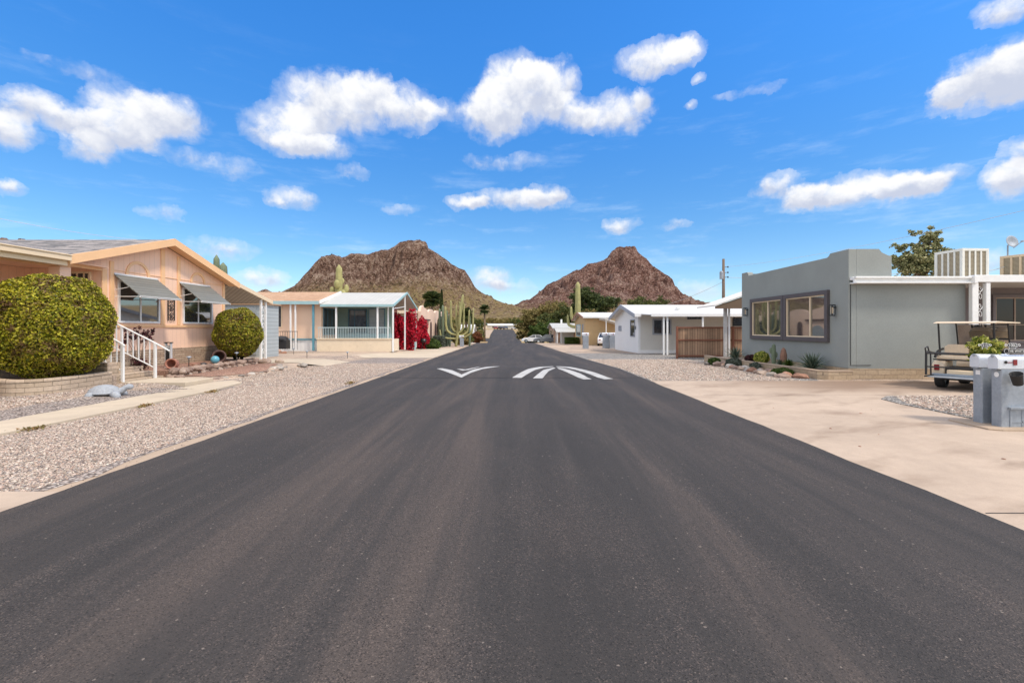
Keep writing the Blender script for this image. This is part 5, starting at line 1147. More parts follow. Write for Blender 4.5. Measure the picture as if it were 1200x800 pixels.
for i in range(34):
    u = i/33; y = 20.6-5.5*u; x = 8.72+.25*math.sin(i*1.9)+.12*u
    rock('pale rock in the loose line outside the brick planter', x-.1*(i % 3), y, .02, rng.uniform(.09, .21), ['rock_pale', 'rock_pink', 'rock_pale', 'rock_rust', 'rock_pink'][i % 5], 'pale rocks in front of the brick planter', .65, seed=500+i)
rock('low rust brown rock near the driveway end of the rock line', 9.05, 14.75, 0, .24, 'rock_rust', flat=.5, seed=560); rock('flat pinkish rock beside the rust brown rock', 8.55, 14.9, 0, .25, 'rock_pink', flat=.4, seed=561)
# ------------------------------------------------------------------ mail pillars
def mailbox(label, x, y, z0, L=.5, group='grey mail pillars', rz=0, flag=True):
    """box faces -X (the street); pillar .16 by L, body half cylinder"""
    t = thing('mailbox', label, 'mailbox', (x, y, z0), rz, group)
    MB().box(0, L, -.08, .08, 0, .90).build('pedestal', MT['galv'], t, bevel=.012, local=True)
    n = 14; prof_ = [(-.082, .0)]+[(-.082*math.cos(a), .13+.082*math.sin(a)) for a in np.linspace(0, math.pi, n)]+[(.082, .0)]
    mb = MB(); mb.prism([(-.04, p, .905+q) for p, q in prof_], (L+.06, 0, 0)); mb.build('box', MT['mailbox_metal'], t, local=True, bevel=.004)
    mb = MB(); mb.prism([(-.055, p*.97, .91+q*.97) for p, q in prof_], (.014, 0, 0)); d = mb.build('door', MT['mailbox_metal'], t, local=True); MB().box(-.075, -.056, -.012, .012, 1.08, 1.12).build('pull', MT['galv'], d, local=True)
    MB().box(-.06, -.041, -.05, .05, .893, .904).build('hinge', MT['galv'], t, local=True)
    if flag: 
        f = MB(); f.box(.05, .24, -.09, -.084, 1.0, 1.012); f.box(.18, .24, -.092, -.086, .965, 1.05); f.build('flag', MT['red_lens'], t, local=True)
    return t
M1 = mailbox('galvanised mail pillar left of the pair by the gravel island', 7.66, 7.68, 0, .45, flag=False)
MB().box(-.004, -.001, -.045, .03, .79, .86).build('sticker', MT['white_paint'], M1, local=True)
M2 = mailbox('galvanised mail pillar right of the pair with dark pot hung on its side', 7.66, 7.38, 0, .78)
MB().lathe((0, 0, 0), [(0, 0), (.035, 0), (.04, .004), (0, .005)], 16, Matrix.Translation((-.003, -.01, .82)) @ Matrix.Rotation(R(-90), 4, 'Y')).build('sticker', MT['white_paint'], M2, local=True)
mb = MB(); mb.box(.10, .78, -.084, -.08, .28, .32); mb.box(.13, .16, -.09, -.081, .02, .3); mb.box(.10, .76, -.13, -.081, .31, .335); mb.build('ledge', MT['galv'], M2, local=True)
mb = MB(); mb.box(.13, .78, -.087, -.081, .10, .12); mb.box(.32, .335, -.087, -.081, .02, .3); mb.build('seam', MT['galv'], M2, local=True)
mb = MB(); mb.lathe((.06, -.089, 1.01), [(0, 0), (.022, 0), (.022, .006), (0, .008)], 14, Matrix.Rotation(R(90), 4, 'X')); mb.build('badge', MT['dark_hole'], M2, local=True)
PT = thing('hanging_pot', 'tilted dark charcoal pot hung on the side of the right mail pillar', 'pot', (7.66+.13, 7.19, .78))
MB().lathe((7.66+.13, 7.19, .80), [(0, -.09), (.055, -.09), (.062, -.085), (.078, .09), (.082, .1), (.074, .1), (.06, -.07), (0, -.07)], 20, Matrix.Rotation(R(-24), 4, 'Y') @ Matrix.Rotation(R(12), 4, 'X')).build('body', MT['rubber'], PT, smooth=True)
for q in (M1, M2): q.scale = (1, 1, 1.05)
# address plates above the boxes and the plant between them
def plate(label, x, y, z, w, h, text, size, mat='dark_hole', scroll=True, cat='address plate'):
    t = thing('address_plate', label, cat, (x, y, z))
    mb = MB(); r = h/2; p = [(x-w/2+r-r*math.cos(a), z+r+r*math.sin(a)) for a in np.linspace(-1.57, 1.57, 9)]+[(x+w/2-r+r*math.cos(a), z+r+r*math.sin(a)) for a in np.linspace(1.57, -1.57, 9)]
    slabXZ(mb, p, y, y+.008); mb.build('panel', MT[mat], t)
    mb = MB(); mb.tube([(a, y-.003, b) for a, b in p]+[(p[0][0], y-.003, p[0][1])], .0022, 5)
    if scroll:
        for s_ in (-1, 1): mb.tube([(x+s_*(w/2+.028)-s_*.024*math.cos(q*.6)*(1-q/14), y, z+r+.026*math.sin(q*.6)*(1-q/14)) for q in range(12)], .004, 5)
    for s_ in (-.3, .3): mb.tube([(x+s_*w, y+.004, z-.03), (x+s_*w, y+.004, z+.004)], .004, 5)
    mb.build('border', MT['white_paint'], t)
    cu = bpy.data.curves.new('lettering', 'FONT'); cu.body = text; cu.size = size; cu.align_x = 'CENTER'; cu.align_y = 'CENTER'; cu.extrude = .001; cu.materials.append(MT['white_paint'])
    tmp = bpy.data.objects.new('tmp', cu); COL.objects.link(tmp); bpy.context.view_layer.update(); me = bpy.data.meshes.new_from_object(tmp.evaluated_get(bpy.context.evaluated_depsgraph_get())); bpy.data.objects.remove(tmp); o = bpy.data.objects.new('lettering', me); COL.objects.link(o); o.parent = t; o.location = (0, -.004, r); o.rotation_euler = (R(90), 0, 0); return t
plate('dark plate reading 515 with white scroll ends in front of the yellow green plant', 7.66, 7.56, 1.285, .125, .068, '515', .062)
plate('dark plate reading 1002 with white scroll ends above the right mail pillar', 7.90, 7.36, 1.29, .16, .07, '1002', .068)
plate('low dark plate reading THE WHITES on top of the right mail pillar', 7.91, 7.31, 1.20, .40, .07, 'THE WHITES', .05, scroll=False)
t = thing('flower_pot', 'yellow green bushy plant in a trough between the mail pillars', 'potted plant', (7.95, 7.85, 0))
MB().box(7.86, 8.15, 7.765, 7.95, .0, 1.10).build('trough', MT['galv'], t, bevel=.01)
PP, NN = blobpts(2600, (7.90, 7.8, 1.24), (.17, .13, .17), .35, (.35, 1.15), 5); V, Fc = leaves(PP, NN, .026, 1.4, 3.2); meshobj('foliage', V, Fc, MT['potted_leaf'], t)
mb = MB()
for k in range(14): a = k*2.4; mb.tube([(7.90, 7.8, 1.2), (7.90+.13*math.cos(a), 7.8+.1*math.sin(a), 1.36+.04*math.sin(k)), (7.90+.2*math.cos(a), 7.8+.14*math.sin(a), 1.42+.05*math.sin(k*3))], [.003, .002, .001], 4)
mb.build('stem', MT['potted_leaf'], t)
o = MB().prism([(7.35, 7.2, 0), (7.5, 7.12, 0), (9.2, 7.05, 0), (9.2, 8.1, 0), (8.0, 8.0, 0), (7.42, 7.95, 0)], (0, 0, .035)).build('mailbox_pad', MT['sand_verge'], bevel=.01); setp(o, kind='structure')
for (x, y, g_, l) in ((2.62*3.1, 45, 'grey mail pillars', 0),): pass
m3 = mailbox('grey mail pillar standing alone in front of the tan home', 6.05, 43.0, gz(6, 43), .35)
m4 = mailbox('grey mail pillar left of the close pair before the white gable', 8.15, 44.3, gz(8, 44), .4); m5 = mailbox('grey mail pillar right of the close pair before the white gable', 8.75, 44.0, gz(8, 44), .4)
for q in (m3, m4, m5): q.scale = (1.5, 1.9, 1.35)
m6 = mailbox('white topped mail pillar by the giant cactus left of the road', -6.3, 50.0, gz(-6.3, 50), .35); m6.scale = (1.2, 1.8, 1.1)
# ------------------------------------------------------------------ golf cart
GCt = thing('golf_cart', 'cream golf cart with rear facing seat and black rails parked before the grey wall', 'golf cart', (12.1, 12.3, 0), -math.atan2(.86, .5))
def gb(name, mat, mb, parent=GCt, **k): return mb.build(name, MT[mat], parent, local=True, **k)
mb = MB()   # body: rear fenders, floor and cowl
mb.prism([(-.58, -.78, .38), (-.58, -.80, .66), (-.58, -.62, .76), (-.58, -.15, .76), (-.58, -.1, .42), (-.58, -.25, .42), (-.58, -.36, .50), (-.58, -.52, .50), (-.58, -.62, .38)], (.26, 0, 0))
mb.prism([(.32, -.78, .38), (.32, -.80, .66), (.32, -.62, .76), (.32, -.15, .76), (.32, -.1, .42), (.32, -.25, .42), (.32, -.36, .50), (.32, -.52, .50), (.32, -.62, .38)], (.26, 0, 0))
mb.prism([(-.56, .85, .30), (-.56, .85, .62), (-.56, 1.0, .92), (-.56, 1.2, .72), (-.56, 1.52, .55), (-.56, 1.55, .30)], (1.12, 0, 0))
gb('body', 'cart_cream', mb, bevel=.035)
gb('chassis', 'black_metal', MB().box(-.5, .5, -.72, 1.3, .24, .32).box(-.319, .319, -.70, -.12, .33, .60))
gb('engine_cover', 'cream_trim', MB().box(-.26, .26, -.83, -.71, .40, .53), bevel=.03)
for (y, zb, nm) in ((.28, .76, 'seat'), (-.42, .77, 'rear_seat')):
    mb = MB(); mb.box(-.53, .53, y-.24, y+.24, zb, zb+.13); gb(nm, 'vinyl_cream', mb, bevel=.05)
for (y, lean) in ((.02, -.06), (-.10, .05)):
    for s_ in (-.265, .265):
        mb = MB(); mb.prism([(s_-.25, y-.04, .93), (s_+.25, y-.04, .93), (s_+.25, y-.04, 1.13), (s_+.17, y-.04, 1.2), (s_-.17, y-.04, 1.2), (s_-.25, y-.04, 1.13)], (0, .08, 0)); gb('seat_back', 'vinyl_cream', mb, bevel=.03)
mb = MB(); mb.prism([(-.60, -.62, 1.79), (-.60, 1.45, 1.79), (-.60, 1.4, 1.82), (-.60, -.4, 1.84), (-.60, -.6, 1.81)], (1.2, 0, 0)); gb('roof', 'cart_cream', mb, bevel=.015)
for s_ in (-1, 1):
    gb('roof_post', 'black_metal', MB().tube([(s_*.53, -.34, .78), (s_*.54, -.38, 1.25), (s_*.54, -.45, 1.79)], .022, 8)); gb('roof_post', 'black_metal', MB().tube([(s_*.52, .95, .9), (s_*.52, .72, 1.80)], .018, 8))
gb('windscreen', 'glass_window', MB().prism([(-.50, .94, .93), (.50, .94, .93), (.50, .74, 1.76), (-.50, .74, 1.76)], (0, .006, 0)))
mb = MB()   # black rail frame of the fold down rear seat
for s_ in (-1, 1):
    x = s_*.52; mb.tube([(x, -.45, .86), (x, -.85, .98), (x, -1.22, 1.02), (x, -1.30, .98), (x, -1.31, .40)], .027, 8); mb.tube([(x, -.80, .36), (x, -1.38, .36)], .021, 8)
    mb.tube([(x, -1.0, .36), (x, -1.02, 1.0)], .018, 8); mb.tube([(x*.93, -.3, 1.08), (x*.95, -.62, 1.02), (x*.97, -.78, .86)], .03, 8)
    mb.tube([(x, -1.31, .95), (x, -1.36, 1.12), (x, -1.20, 1.16), (x, -1.12, 1.02)], .016, 6)
mb.tube([(-.52, -1.31, .98), (.52, -1.31, .98)], .021, 8); mb.tube([(-.52, -1.31, .62), (.52, -1.31, .62)], .018, 8); mb.tube([(-.52, -.84, .80), (.52, -.84, .80)], .018, 8); mb.tube([(-.52, -.84, .98), (.52, -.84, .98)], .018, 8)
gb('rear_rail', 'black_metal', mb)
gb('step', 'galv', MB().box(-.50, .50, -1.30, -.86, .335, .355), bevel=.006); gb('bumper', 'galv', MB().box(-.55, .55, -.87, -.80, .34, .42), bevel=.02)
for s_ in (-1, 1): gb('tail_light', 'red_lens', MB().box(s_*.46-.055, s_*.46+.055, -.825, -.795, .50, .66), bevel=.012)
for (x, y) in ((-.47, -.44), (.47, -.44), (-.47, 1.2), (.47, 1.2)):
    w = gb('wheel', 'rubber', MB().lathe((x, y, .225), [(.13, -.10), (.20, -.10), (.225, -.07), (.225, .07), (.20, .10), (.13, .10)], 28, Matrix.Rotation(R(90), 4, 'Y')), smooth=False)
    gb('hub', 'galv', MB().lathe((x, y, .225), [(0, -.07), (.06, -.07), (.07, -.055), (.13, -.06), (.13, .06), (.07, .055), (.06, .07), (0, .07)], 20, Matrix.Rotation(R(90), 4, 'Y')), parent=w)
    w.location = (0, 0, 0)
sw = MB(); sw.tube([(-.27, .92, .8), (-.27, .66, 1.05)], .018, 8); cs = [( -.27+.15*math.cos(a), .655+.09*math.sin(a)*.9, 1.06+.12*math.sin(a)) for a in np.linspace(0, 6.283, 20)]; sw.tube(cs, .012, 6); gb('steering_wheel', 'black_metal', sw)
GCt.rotation_euler.z = -math.atan2(.86, .5); GCt.scale = (1, 1, .965)
# ------------------------------------------------------------------ cars
def car(name, label, x, y, z, rz, paint, group=None, cat='car'):
    t = thing(name, label, cat, (x, y, z), rz, group)
    # side outline along +X (front), lofted across the width with tumblehome
    low = [(-2.2,.35),(-2.25,.62),(-2.15,.88),(-1.6,.95),(1.0,.93),(1.7,.84),(2.15,.70),(2.25,.5),(2.2,.30),(-2.1,.28)]
    def loft(out, secs):
        V = []; n = len(out)
        for (yy, kx, kz) in secs: V += [(px*kx, yy, .28+(pz-.28)*kz) for px, pz in out]
        Fc = [tuple(range(n)), tuple(range((len(secs)-1)*n, len(secs)*n))[::-1]]
        for i in range(len(secs)-1):
            for k in range(n): Fc.append((i*n+k, (i+1)*n+k, (i+1)*n+(k+1) % n, i*n+(k+1) % n))
        return V, Fc
    V, Fc = loft(low, [(-.88, .965, .93), (-.84, .99, .98), (-.5, 1, 1.02), (.5, 1, 1.02), (.84, .99, .98), (.88, .965, .93)])
    MB().add(V, Fc).build('body', MT[paint], t, local=True, bevel=.03)
    cab = [(-1.75, .93), (-1.15, 1.36), (-.6, 1.45), (.1, 1.42), (1.05, .93)]
    def cabin(sc1, y0, z_, name, m_, par):
        V = []; n = len(cab)
        for (yy, k) in ((-y0, 1), (-y0+.17, 0), (y0-.17, 0), (y0, 1)):
            pass
        return None
    V = []
    for px, pz in cab:
        tw = (pz-.93)/.52; yy = .82-.2*tw; V += [(px, -yy, pz), (px, yy, pz)]
    Fc = [(0,2,3,1), (2,4,5,3), (4,6,7,5), (6,8,9,7), (0,8,6,4,2), (1,3,5,7,9), (0,1,9,8)]
    MB().add(V, Fc).build('window_band', MT['glass_dark'], t, local=True)
    mb = MB(); mb.prism([(-1.2, -.64, 1.37), (-.6, -.635, 1.465), (.12, -.64, 1.435), (.12, .64, 1.435), (-.6, .635, 1.465), (-1.2, .64, 1.37)][:3]+[(.12, .64, 1.435), (-.6, .635, 1.465), (-1.2, .64, 1.37)], (0, 0, .02))
    for s_ in (-1, 1):
        for a, b_ in (((-1.75, .93), (-1.15, 1.37)), ((-.35, .93), (-.32, 1.44)), ((1.05, .93), (.1, 1.43))):
            mb.tube([(a[0], s_*.825, a[1]), (b_[0], s_*.635, b_[1])], .035, 5)
    mb.build('roof', MT[paint], t, local=True)
    for sx in (-1.35, 1.38):
        for sy in (-.8, .8):
            w = MB().lathe((sx, sy, .32), [(.2, -.11), (.3, -.11), (.325, -.08), (.325, .08), (.3, .11), (.2, .11)], 22, Matrix.Rotation(R(90), 4, 'X')).build('wheel', MT['rubber'], t, local=True)
            MB().lathe((sx, sy, .32), [(0, -.1), (.2, -.09), (.2, .09), (0, .1)], 14, Matrix.Rotation(R(90), 4, 'X')).build('rim', MT['chrome'], w, local=True)
    for s_ in (-1, 1):
        MB().box(2.1, 2.22, s_*.62-.15, s_*.62+.15, .55, .68).build('headlight', MT['chrome'], t, local=True, bevel=.02); MB().box(-2.23, -2.12, s_*.62-.15, s_*.62+.15, .62, .76).build('tail_light', MT['red_lens'], t, local=True, bevel=.02)
    return t
car('parked_car', 'silver sedan parked side on beyond the right edge of the road', 4.75, 76, gz(4.7, 76), R(178), 'sedan_silver', 'cars parked on the right')
car('parked_car', 'white car nose showing at the crest left of the silver sedan', 2.9, 84, gz(2, 84)+.25, R(175), 'car_white', 'cars parked on the right')
car('parked_car', 'dark car behind the silver sedan near the red brown wall', 7.0, 79.5, gz(7, 79.5)+.1, R(182), 'car_dark', 'cars parked on the right')
car('parked_car', 'white car under the sloping canopy of the tan home', 10.2, 53.8, gz(9, 53)+.02, R(80), 'car_white')
for i, (px, col_, lab) in enumerate(((581, 'car_red', 'dark red car, leftmost at the far end of the street'), (586.5, 'car_dark', 'dark car beside the dark red one at the far end of the street'), (593, 'sedan_silver', 'silver car in the middle of the far end of the street'), (603.5, 'car_white', 'white car, rightmost at the far end of the street'))):
    Y = 213+i; car('parked_car', lab, (px-VX)*Y/F, Y, gz(-8, Y)+.02, R(90+40*(i % 2)), col_, 'cars parked at the far end of the street')
# ------------------------------------------------------------------ vegetation left
for i, (x, y, rx, ry, rz_, zc, lab) in enumerate([(-10.6, 38.0, .75, .9, 1.35, 1.35, 'crimson bougainvillea nearest the open porch'), (-9.35, 38.6, .85, .8, 1.45, 1.25, 'tall crimson bougainvillea between the two gable posts'), (-9.15, 42.6, .80, .9, 1.3, .95, 'crimson bougainvillea drooping beside the mission building')]):
    shrub('bougainvillea', lab, 'shrub', (x, y, zc), (rx, ry, rz_), 9000, .10, 'bougainvillea_bract', 'crimson bougainvilleas by the porch', lump=.28, corek=.55, shell=(.5, 1.15), trunk=gz(x, y), seed=i*2, freq=2.6, jit=1.2)
t = thing('trash_bin', 'grey green bin between the bougainvilleas', 'bin', (-9.15, 40.2, gz(-9, 40)-.02)); x, y, z = t.location
MB().tube([(x, y, z), (x, y, z+.85)], [.24, .29], 14).build('body', MT['teal_pale'], t); MB().lathe((x, y, z+.85), [(.31, 0), (.31, .04), (.2, .12), (0, .15)], 14).build('lid', MT['grey_fascia'], t)
t = thing('grill', 'black kettle grill at the right end of the bougainvilleas', 'grill', (-8.55, 41.8, gz(-8.5, 42))); x, y, z = t.location
MB().lathe((x, y, z+.8), [(0, -.22), (.2, -.14), (.28, 0), (.2, .14), (0, .2)], 14).build('bowl', MT['black_metal'], t)
for k in range(3): a = k*2.09; MB().tube([(x+.15*math.cos(a), y+.15*math.sin(a), z+.65), (x+.28*math.cos(a), y+.28*math.sin(a), z)], .015, 5).build('leg', MT['black_metal'], t)
t = thing('grill', 'black covered grill before the pale blue shed corner', 'grill', (-16.2, 31, gz(-16, 31))); x, y, z = t.location
MB().box(x-.1, x+.75, y-.3, y+.3, z+.25, z+.85).build('cabinet', MT['black_metal'], t, bevel=.04); MB().lathe((x+.32, y, z+.85), [(.42, 0), (.4, .12), (.25, .24), (0, .28)], 14).build('hood', MT['black_metal'], t)
for i in range(9): rock('boulder piled before the black covered grill', -15.9+rng.uniform(-1.2, 1.2), 28.9+rng.uniform(-.6, .6), gz(-15, 29), rng.uniform(.18, .36), 'rock_pink' if i % 2 else 'rock_rust', 'boulders piled before the covered grill', seed=600+i)
t = thing('iron_rail', 'short black iron rail beside the dark window of the apricot home', 'railing', (-16.5, 32.2, 0)); mb = MB(); mb.box(-17.3, -15.4, 32.18, 32.22, 1.35, 1.39)
for k in range(12): mb.box(-17.3+k*.17, -17.285+k*.17, 32.19, 32.21, .1, 1.35)
mb.build('bars', MT['black_metal'], t)
# clipped hedge, low bushes
def hedge(label, x0, x1, y0, y1, z0, z1, mat, n, size):
    t = thing('hedge', label, 'hedge', ((x0+x1)/2, (y0+y1)/2, z0)); P = rng.random((n, 3)); ax = rng.integers(0, 3, n); sd = rng.random(n) < .5
    for a in range(3): P[(ax == a) & sd, a] = rng.uniform(.93, 1.02, ((ax == a) & sd).sum()); P[(ax == a) & ~sd & (a < 2), a] = rng.uniform(-.02, .07, ((ax == a) & ~sd & (a < 2)).sum())
    N_ = P-.5; P = P*np.array([x1-x0, y1-y0, z1-z0])+np.array([x0, y0, z0]); V, Fc = leaves(P, N_, size, 1.0); meshobj('foliage', V, Fc, MT[mat], t)
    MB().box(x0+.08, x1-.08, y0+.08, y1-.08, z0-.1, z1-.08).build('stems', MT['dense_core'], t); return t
hedge('clipped grey green box hedge in front of the mission building', -9.0, -7.85, 48.5, 50.5, gz(-8, 49), gz(-8, 49)+1.15, 'greygreen_leaf', 6000, .09)
hedge('low dark hedge in front of the white carport homes on the right', 6.3, 8.0, 60.5, 62, gz(7, 61), gz(7, 61)+.85, 'green_leaf', 5000, .10)
shrub('bush', 'low spreading bright green bush below the mission arches', 'bush', (-8.35, 43.3, .02), (1.1, 1.1, .55), 7000, .07, 'green_leaf', trunk=gz(-8, 43), lump=.12)
shrub('bush', 'blue grey bushy tree between the mission building and the giant cactus', 'bush', (-8.9, 54, 1.2), (1.25, 1.2, 1.6), 8000, .10, 'greygreen_leaf', lump=.2, trunk=gz(-8, 54))
shrub('bush', 'mid green bush right of the giant cactus trunk', 'bush', (-7.4, 62, .25), (1.3, 1.2, 1.1), 7000, .11, 'tree_leaf', lump=.2)
shrub('bush', 'yellow green bush behind the white topped mail pillar', 'bush', (-6.75, 56.5, .15), (.9, .9, .85), 5000, .10, 'mesquite_leaf', lump=.2)
shrub('bush', 'rust red bush right of the small white house', 'bush', (-6.6, 72, .1), (1.0, .9, .8), 5000, .12, 'rust_leaf', lump=.2)
shrub('bush', 'rounded dark green bush at the far right end of the street', 'bush', (2.4, 190, 2.9), (2.6, 2.4, 2.5), 7000, .32, 'green_leaf', lump=.15)
shrub('bush', 'green bush right of the crest behind the white car', 'bush', (3.9, 88, .6), (1.7, 1.5, 1.7), 8000, .16, 'green_leaf', lump=.2)
shrub('bush', 'tall dark green bush beside the silver sedan', 'bush', (6.2, 92, .7), (1.9, 1.7, 2.0), 8000, .18, 'green_leaf', lump=.2)
for i, (x, y, r_) in enumerate([(-9.5, 120.5, .9), (-12, 139, 1.2), (-14, 128, 1.5), (3.5, 112, 1.1), (5.4, 117, 1.4), (-15.5, 150, 1.6), (3.0, 140, 1.3), (-14.2, 170, 1.4)]):
    shrub('desert_shrub', 'dry desert shrub on the sandy lots by the far road', 'shrub', (x, y, gz(x, y)+r_*.45), (r_, r_, r_*.7), 2500, .14, ['mesquite_leaf', 'greygreen_leaf'][i % 2], 'desert shrubs on the sandy lots', lump=.2, seed=i)
# giant candelabra cactus and its neighbours
CX, CY = -6.75, 50
cz = gz(CX, CY)
cactus('saguaro', 'giant yellow green many armed cactus towering above the white topped mail pillar', CX, CY, 5.7, .155,
       [(.22, math.pi, 1.25, 3.1, .75), (.20, 0.1, 1.25, 2.9, .7), (.27, 3.0, .75, 3.5, .72), (.26, .3, .65, 3.3, .72), (.33, 2.4, .3, 2.7, .68), (.16, -.1, 1.75, 3.3, .68), (.15, 3.3, 1.75, 1.0, .6), (.30, 5.4, .4, 2.7, .7), (.24, 1.2, .5, 3.6, .65)], 'cactus_yellow', z=cz, ribs=12, lean=.14)
for i, (dx, dy, h, r_, m_) in enumerate([(-2.0, 1.5, 4.2, .14, 'cactus_grey'), (-1.6, 1.2, 4.6, .14, 'cactus_grey'), (-1.2, 1.6, 4.0, .13, 'cactus_grey'), (-.85, 1.3, 3.6, .13, 'cactus_grey'), (1.3, 1.9, 3.4, .12, 'cactus_grey')]):
    cactus('column_cactus', 'grey green column cactus in the clump around the giant cactus', CX+dx, CY+dy, h, r_, [], m_, group='column cacti around the giant cactus', ribs=9)
cactus('saguaro', 'yellow saguaro with stubby arms rising behind the apricot home porch', -19.8, 51.0, 9.0, .38, [(.62, 3.0, .8, 1.0, .7), (.66, .2, .75, .9, .7), (.72, 4.6, .5, .8, .7), (.58, 5.6, .9, .9, .7), (.78, 1.2, .4, .6, .7)], 'cactus_yellow')
cactus('saguaro', 'dark saguaro tip behind the ridge of the peach home, left of two', -27.8, 42.5, 8.35, .28, [], 'cactus_grey', 'saguaro tips behind the peach home ridge', z=0); cactus('saguaro', 'thicker green saguaro tip behind the ridge of the peach home, right of two', -27.0, 42.2, 7.6, .38, [], 'cactus_grey', 'saguaro tips behind the peach home ridge', z=0)
cactus('saguaro', 'tall yellow saguaro with two low left arms in front of the dark pine', 9.1, 70, 9.3, .40, [(.36, math.pi, 1.0, 2.2, .5), (.26, math.pi-.3, 1.5, 1.9, .5), (.40, .2, .55, .9, .5)], 'cactus_yellow', z=gz(9, 70), ribs=12)
palm('fan palm with dark round head left of the cypress', -16.4, 88, 8.6, 2.2, 70); palm('dark shaggy palm right of the giant cactus', -9.3, 82, 5.0, 1.7, 70); palm('small distant palm on the right of the palms', -8.6, 118, 8.2, 1.6, 50)
mb = None
t = thing('cypress', 'narrow dark Italian cypress between the fan palm and the column cacti', 'tree', (-11.1, 67, gz(-11, 67))); P = []
for k in range(9000):
    u = rng.random(); a = rng.random()*6.28; rr = .42*math.sin(min(1, u*3)*1.57)*(1-u)**.55*(.6+.5*rng.random()); P.append((-11.1+rr*math.cos(a), 67+rr*math.sin(a), gz(-11, 67)+.2+7.6*u))
P = np.array(P); V, Fc = leaves(P, rng.normal(size=P.shape)+np.array([0, 0, 1]), .12); meshobj('crown', V, Fc, MT['tree_dark_leaf'], t); MB().tube([(-11.1, 67, gz(-11, 67)-.1), (-11.1, 67, 6.4)], [.16, .03], 8).build('trunk', MT['trunk_bark'], t)
# trees
tree('mesquite_tree', 'broad olive brown mesquite tree above the silver sedan', 5.6, 104, 8, [(-1.5, 0, 5.6, 3.6, 3, 2.6), (2.2, 1, 6.6, 4.2, 3.5, 3.2), (-4.2, 0, 3.2, 2.4, 2, 2.4), (5.8, 0, 4.0, 2.6, 2, 3.0), (1.5, 0, 3.2, 4.5, 2.5, 2.2)], 30000, .24, 'mesquite_leaf', .3, 'trees behind the right hand homes', seed=1)
tree('tree', 'olive tree filling the gap left of the tall saguaro', 9.8, 98, 8, [(0, 0, 5.2, 3.4, 3, 3.0), (3.5, 0, 5.0, 3.2, 3, 2.8), (-3.4, 0, 4.4, 2.8, 2.5, 2.6)], 20000, .24, 'tree_leaf', .3, 'trees behind the right hand homes', seed=2)
tree('pine_tree', 'dark green spreading pine right of the tall saguaro', 14.6, 92, 11, [(-1.4, 0, 9.7, 2.7, 2.5, 1.7), (1.8, 0, 8.3, 3.2, 2.6, 1.8), (-2.4, 0, 7.0, 2.0, 2, 1.4), (0, 0, 6.0, 3.6, 2.6, 1.2), (.8, 0, 4.6, 3.0, 2.4, 1.2)], 30000, .20, 'tree_dark_leaf', .35, 'trees behind the right hand homes', seed=3)
tree('tree', 'yellowish green tree below the dark pine', 14.0, 80, 5, [(-2, 0, 3.8, 2.4, 2, 1.8), (1.8, 0, 3.8, 2.8, 2, 1.7)], 15000, .18, 'mesquite_leaf', .2, 'trees behind the right hand homes', seed=4)
tree('tree', 'rounded green treetop behind the white home roof', 18.3, 64, 5.6, [(-1.5, 0, 4.8, 1.8, 2, 1.5), (.9, 0, 4.7, 1.9, 2, 1.4)], 15000, .15, 'tree_leaf', .2, 'trees behind the right hand homes', seed=5)
tree('tree', 'pale sparse leaved tree behind the flat roof left of the white cooler', 24.6, 28, 7.4, [(-1.1, 0, 6.0, .75, .8, .8), (.1, .2, 6.9, .6, .7, .75), (.95, .2, 7.0, .55, .7, .8), (-.3, 0, 5.3, 1.5, 1.1, .7), (1.2, 0, 5.6, .7, .7, 1.0), (-1.75, 0, 5.5, .5, .6, .5), (.3, 0, 6.0, .8, .8, .8)], 12000, .10, 'pale_tree_leaf', .12, z=0, seed=6)
tree('tree', 'distant olive tree left of the far road behind the mail pillar', -12.5, 96, 5, [(0, 0, 3.0, 2.2, 2, 1.8), (2.2, 0, 2.6, 1.6, 1.6, 1.5), (4.0, 0, 2.2, 1.5, 1.3, 1.3)], 12000, .18, 'mesquite_leaf', .2, 'trees left of the far road', seed=7)
tree('tree', 'green tree by the small distant palm', -14.5, 110, 6, [(0, 0, 3.6, 2.4, 2, 2.0), (2.6, 0, 3.0, 1.9, 1.6, 1.7), (5.0, 0, 2.6, 1.6, 1.4, 1.4)], 12000, .18, 'tree_leaf', .2, 'trees left of the far road', seed=8)
for i, (x, y, s, m_, lab) in enumerate([(-30, 160, 1.5, 'mesquite_leaf', 0), (-19, 205, 1.1, 'tree_leaf', 0), (-26, 215, 1.2, 'mesquite_leaf', 0), (6, 175, 1.1, 'mesquite_leaf', 1), (10, 200, 1.3, 'tree_leaf', 1), (15, 160, 1.3, 'mesquite_leaf', 1), (22, 190, 1.6, 'mesquite_leaf', 1), (-2, 262, 1.3, 'tree_leaf', 2), (-14, 268, 1.3, 'mesquite_leaf', 2), (-26, 262, 1.4, 'tree_leaf', 2), (12, 250, 1.3, 'mesquite_leaf', 2), (-37, 250, 1.5, 'mesquite_leaf', 2), (25, 255, 1.5, 'tree_leaf', 2), (-7, 290, 1.4, 'mesquite_leaf', 2), (4, 300, 1.4, 'mesquite_leaf', 2), (-20, 300, 1.5, 'mesquite_leaf', 2)]):
    tree('desert_tree', ['low desert tree among the left hand far lots', 'low desert tree among the right hand far lots', 'low desert tree behind the homes closing the street'][lab], x, y, 4, [(0, 0, 2.6*s, 2.6*s, 2*s, 1.7*s), (2.6*s, 0, 2.1*s, 2.0*s, 2*s, 1.4*s)], 4500, .24*s, m_, .2, ['desert trees of the left far lots', 'desert trees of the right far lots', 'desert trees closing the street'][lab], seed=20+i)
